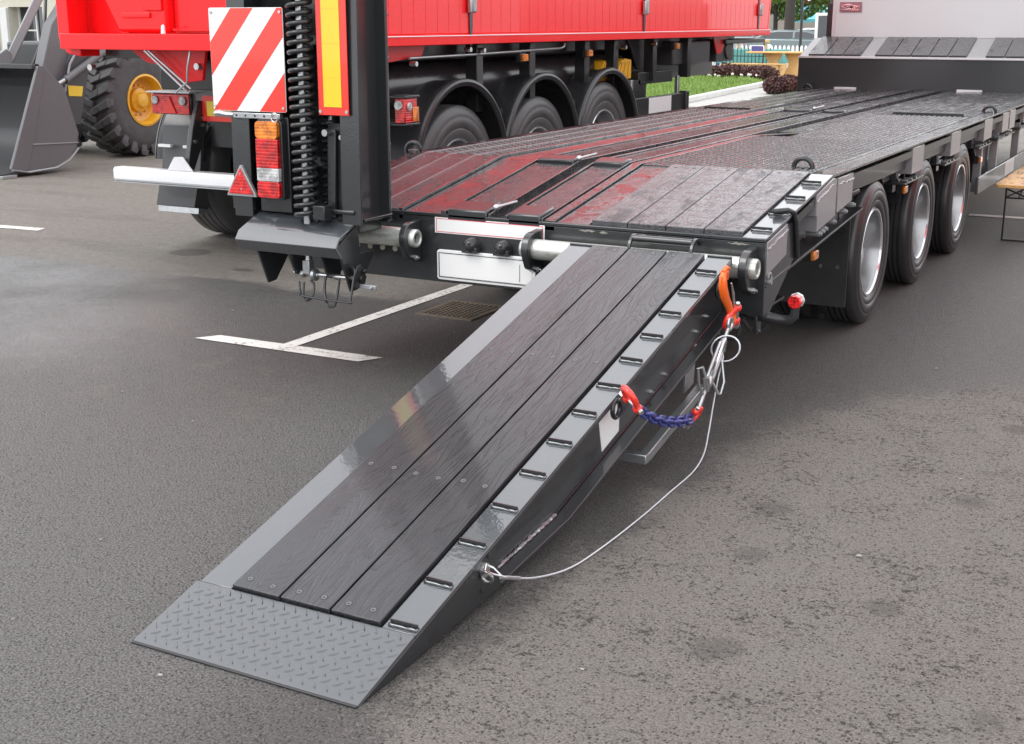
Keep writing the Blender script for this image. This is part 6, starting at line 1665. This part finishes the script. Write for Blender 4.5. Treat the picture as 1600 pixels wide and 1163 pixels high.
# white frame stand behind the headboard
WF = empty('white_frame', (-7.3, 32.6, 0), 'tall white frame with a dark pane beside the gooseneck', 'stand')
b = B(); box(b, -7.72, -7.64, 32.0, 32.08, 0, 1.86); box(b, -6.6, -6.52, 32.0, 32.08, 0, 1.86); part('post', b, 'white', WF, 0.01)
b = B(); box(b, -7.64, -6.6, 32.0, 32.08, 1.78, 1.86); box(b, -7.64, -6.6, 32.0, 32.08, 1.02, 1.10); part('cross_bar', b, 'white', WF, 0.01)
b = B(); box(b, -7.635, -6.605, 32.03, 32.045, 1.105, 1.775); part('pane', b, 'cab_glass', WF)
# turquoise awning, distant wall
AW = empty('awning', (-19, 76, 0), 'long turquoise awning on posts behind the parked cars', 'awning')
MT['turq'] = plain('turquoise_canvas', (0.16, 0.55, 0.62), 0.6)
b = B(); prism(b, [(75, 1.75), (75.05, 1.55), (78, 2.5), (78, 2.6)], 'x', -21.5, -15.5); part('canvas', b, 'turq', AW)
for x in (-21.3, -18.5, -15.7):
    b = B(); box(b, x, x + .08, 75.1, 75.18, 0, 1.6); part('post', b, 'hub', AW)
GW = empty('boundary_wall', (-30, 80, 0), 'long low grey brown wall behind the awning', 'wall')
b = B(); box(b, -60, 6, 80, 80.3, 0, 2.3); part('wall', b, plain('far_wall_render', (0.34, 0.31, 0.27), 0.8, 0, 0, 0.4), GW)
b = B(); box(b, -60, 6, 79.9, 80.4, 2.3, 2.45); part('coping', b, 'concrete', GW)

# ------------------------------------------------------------------ people standing behind the hedge
def person(loc, rot, trouser, top, label, stance=0.14, coat=False, seed=1):
    random.seed(seed)
    pr = empty('person', loc, label, 'person', rot=(0, 0, rot))
    skin = MT.get('skin') or MT.setdefault('skin', plain('skin', (0.50, 0.30, 0.22), 0.5))
    def sk(name, verts, edges, rad, mat, sub=2):
        me = bpy.data.meshes.new(name); me.from_pydata(verts, edges, []); me.update()
        o = bpy.data.objects.new(name, me); col.objects.link(o); o.parent = pr; me.materials.append(MT[mat] if isinstance(mat, str) else mat)
        md = o.modifiers.new('skin', 'SKIN'); 
        for i, r_ in enumerate(rad): me.skin_vertices[0].data[i].radius = (r_ if isinstance(r_, tuple) else (r_, r_))
        me.skin_vertices[0].data[0].use_root = True
        s_ = o.modifiers.new('sub', 'SUBSURF'); s_.levels = sub; s_.render_levels = sub; md.use_smooth_shade = True
        return o
    s = stance
    # one continuous body
    V = [(0, 0, .95), (0, 0, 1.15), (0, 0, 1.38), (0, -.01, 1.50), (0, -.01, 1.58), (0, -.02, 1.68), (0, -.01, 1.76),
         (.10, 0, .90), (s, -.01, .50), (s + .01, .02, .09), (s + .02, -.14, .04),
         (-.10, 0, .90), (-s, -.01, .50), (-s - .01, .02, .09), (-s - .02, -.14, .04),
         (.19, 0, 1.42), (.25, .02, 1.14), (.24, -.08, .90), (.24, -.12, .82), (-.19, 0, 1.42), (-.25, .02, 1.14), (-.24, -.08, .90), (-.24, -.12, .82)]
    E_ = [(0, 1), (1, 2), (2, 3), (3, 4), (4, 5), (5, 6), (0, 7), (7, 8), (8, 9), (9, 10), (0, 11), (11, 12), (12, 13), (13, 14), (2, 15), (15, 16), (16, 17), (17, 18), (2, 19), (19, 20), (20, 21), (21, 22)]
    Rd = [(.15, .11), (.13, .10), (.16, .11), .06, .07, .095, .06, .09, .058, .038, .035, .09, .058, .038, .035, .055, .042, .032, .03, .055, .042, .032, .03]
    sk('body', V, E_, Rd, skin)
    Vt = [(0, 0, .97), (.10, 0, .88), (s, -.01, .50), (s + .01, .02, .12), (-.10, 0, .88), (-s, -.01, .50), (-s - .01, .02, .12)]
    sk('trousers', Vt, [(0, 1), (1, 2), (2, 3), (0, 4), (4, 5), (5, 6)], [(.165, .125), .105, .078, .066, .105, .078, .066], trouser)
    Vs = [(0, 0, .93), (0, 0, 1.15), (0, 0, 1.38), (0, 0, 1.49), (.19, 0, 1.42), (.25, .02, 1.14), (.24, -.08, .92), (-.19, 0, 1.42), (-.25, .02, 1.14), (-.24, -.08, .92)]
    sk('jacket', Vs, [(0, 1), (1, 2), (2, 3), (2, 4), (4, 5), (5, 6), (2, 7), (7, 8), (8, 9)], [(.175, .13), (.155, .12), (.18, .13), .07, .075, .056, .045, .075, .056, .045], top)
    for sx in (1, -1):
        b = B(); prism(b, [(-.20, 0), (.09, 0), (.09, .09), (0, .11), (-.12, .07), (-.20, .045)], 'x', sx * (s + .01) - .045, sx * (s + .01) + .045); part('shoe', b, 'print_black', pr, 0.02, local=True)
    b = B(); bmesh.ops.create_uvsphere(b, u_segments=14, v_segments=10, radius=.105, matrix=Matrix.Translation((0, .02, 1.72)) @ Matrix.Diagonal((.92, 1.02, 1.0, 1)))
    for v_ in list(b.verts):
        if v_.co.z < 1.70 and v_.co.y < .04: v_.co.y = .04
    part('hair', b, 'bark', pr, local=True)
    return pr
MT['navy'] = plain('navy_cloth', (0.022, 0.028, 0.065), 0.8); MT['jeans'] = plain('blue_denim', (0.06, 0.12, 0.24), 0.8); MT['dark_cloth'] = plain('dark_cloth', (0.02, 0.022, 0.035), 0.8); MT['white_cloth'] = plain('white_cloth', (0.6, 0.6, 0.6), 0.8); MT['tan'] = plain('tan_cloth', (0.45, 0.30, 0.14), 0.8)
person((-13.45, 35.6, 0), R(15), 'navy', 'dark_cloth', 'person in navy trousers standing behind the red hedge, nearest the landing leg', 0.17, seed=1)
person((-12.55, 36.2, 0), R(-30), 'dark_cloth', 'white_cloth', 'person in dark trousers standing behind the middle of the hedge', 0.10, seed=2)
person((-12.25, 37.1, 0), R(60), 'jeans', 'navy', 'person in pale blue jeans standing just behind the one in dark trousers', 0.12, seed=3)
BG = empty('shopping_bag', (-12.98, 35.75, 0), 'white shopping bag standing between the people behind the hedge', 'bag')
b = B(); prism(b, [(-13.18, 0.0), (-12.83, 0.0), (-12.86, 0.5), (-12.95, 0.78), (-13.0, 0.78), (-13.10, .45)], 'y', 35.68, 35.80); part('bag', b, 'white_cloth', BG, 0.02)
b = B(); tube(b, [(-13.0, 35.74, .77), (-12.98, 35.74, .90), (-12.95, 35.74, .77)], .01, 6); part('handle', b, 'white_cloth', BG)
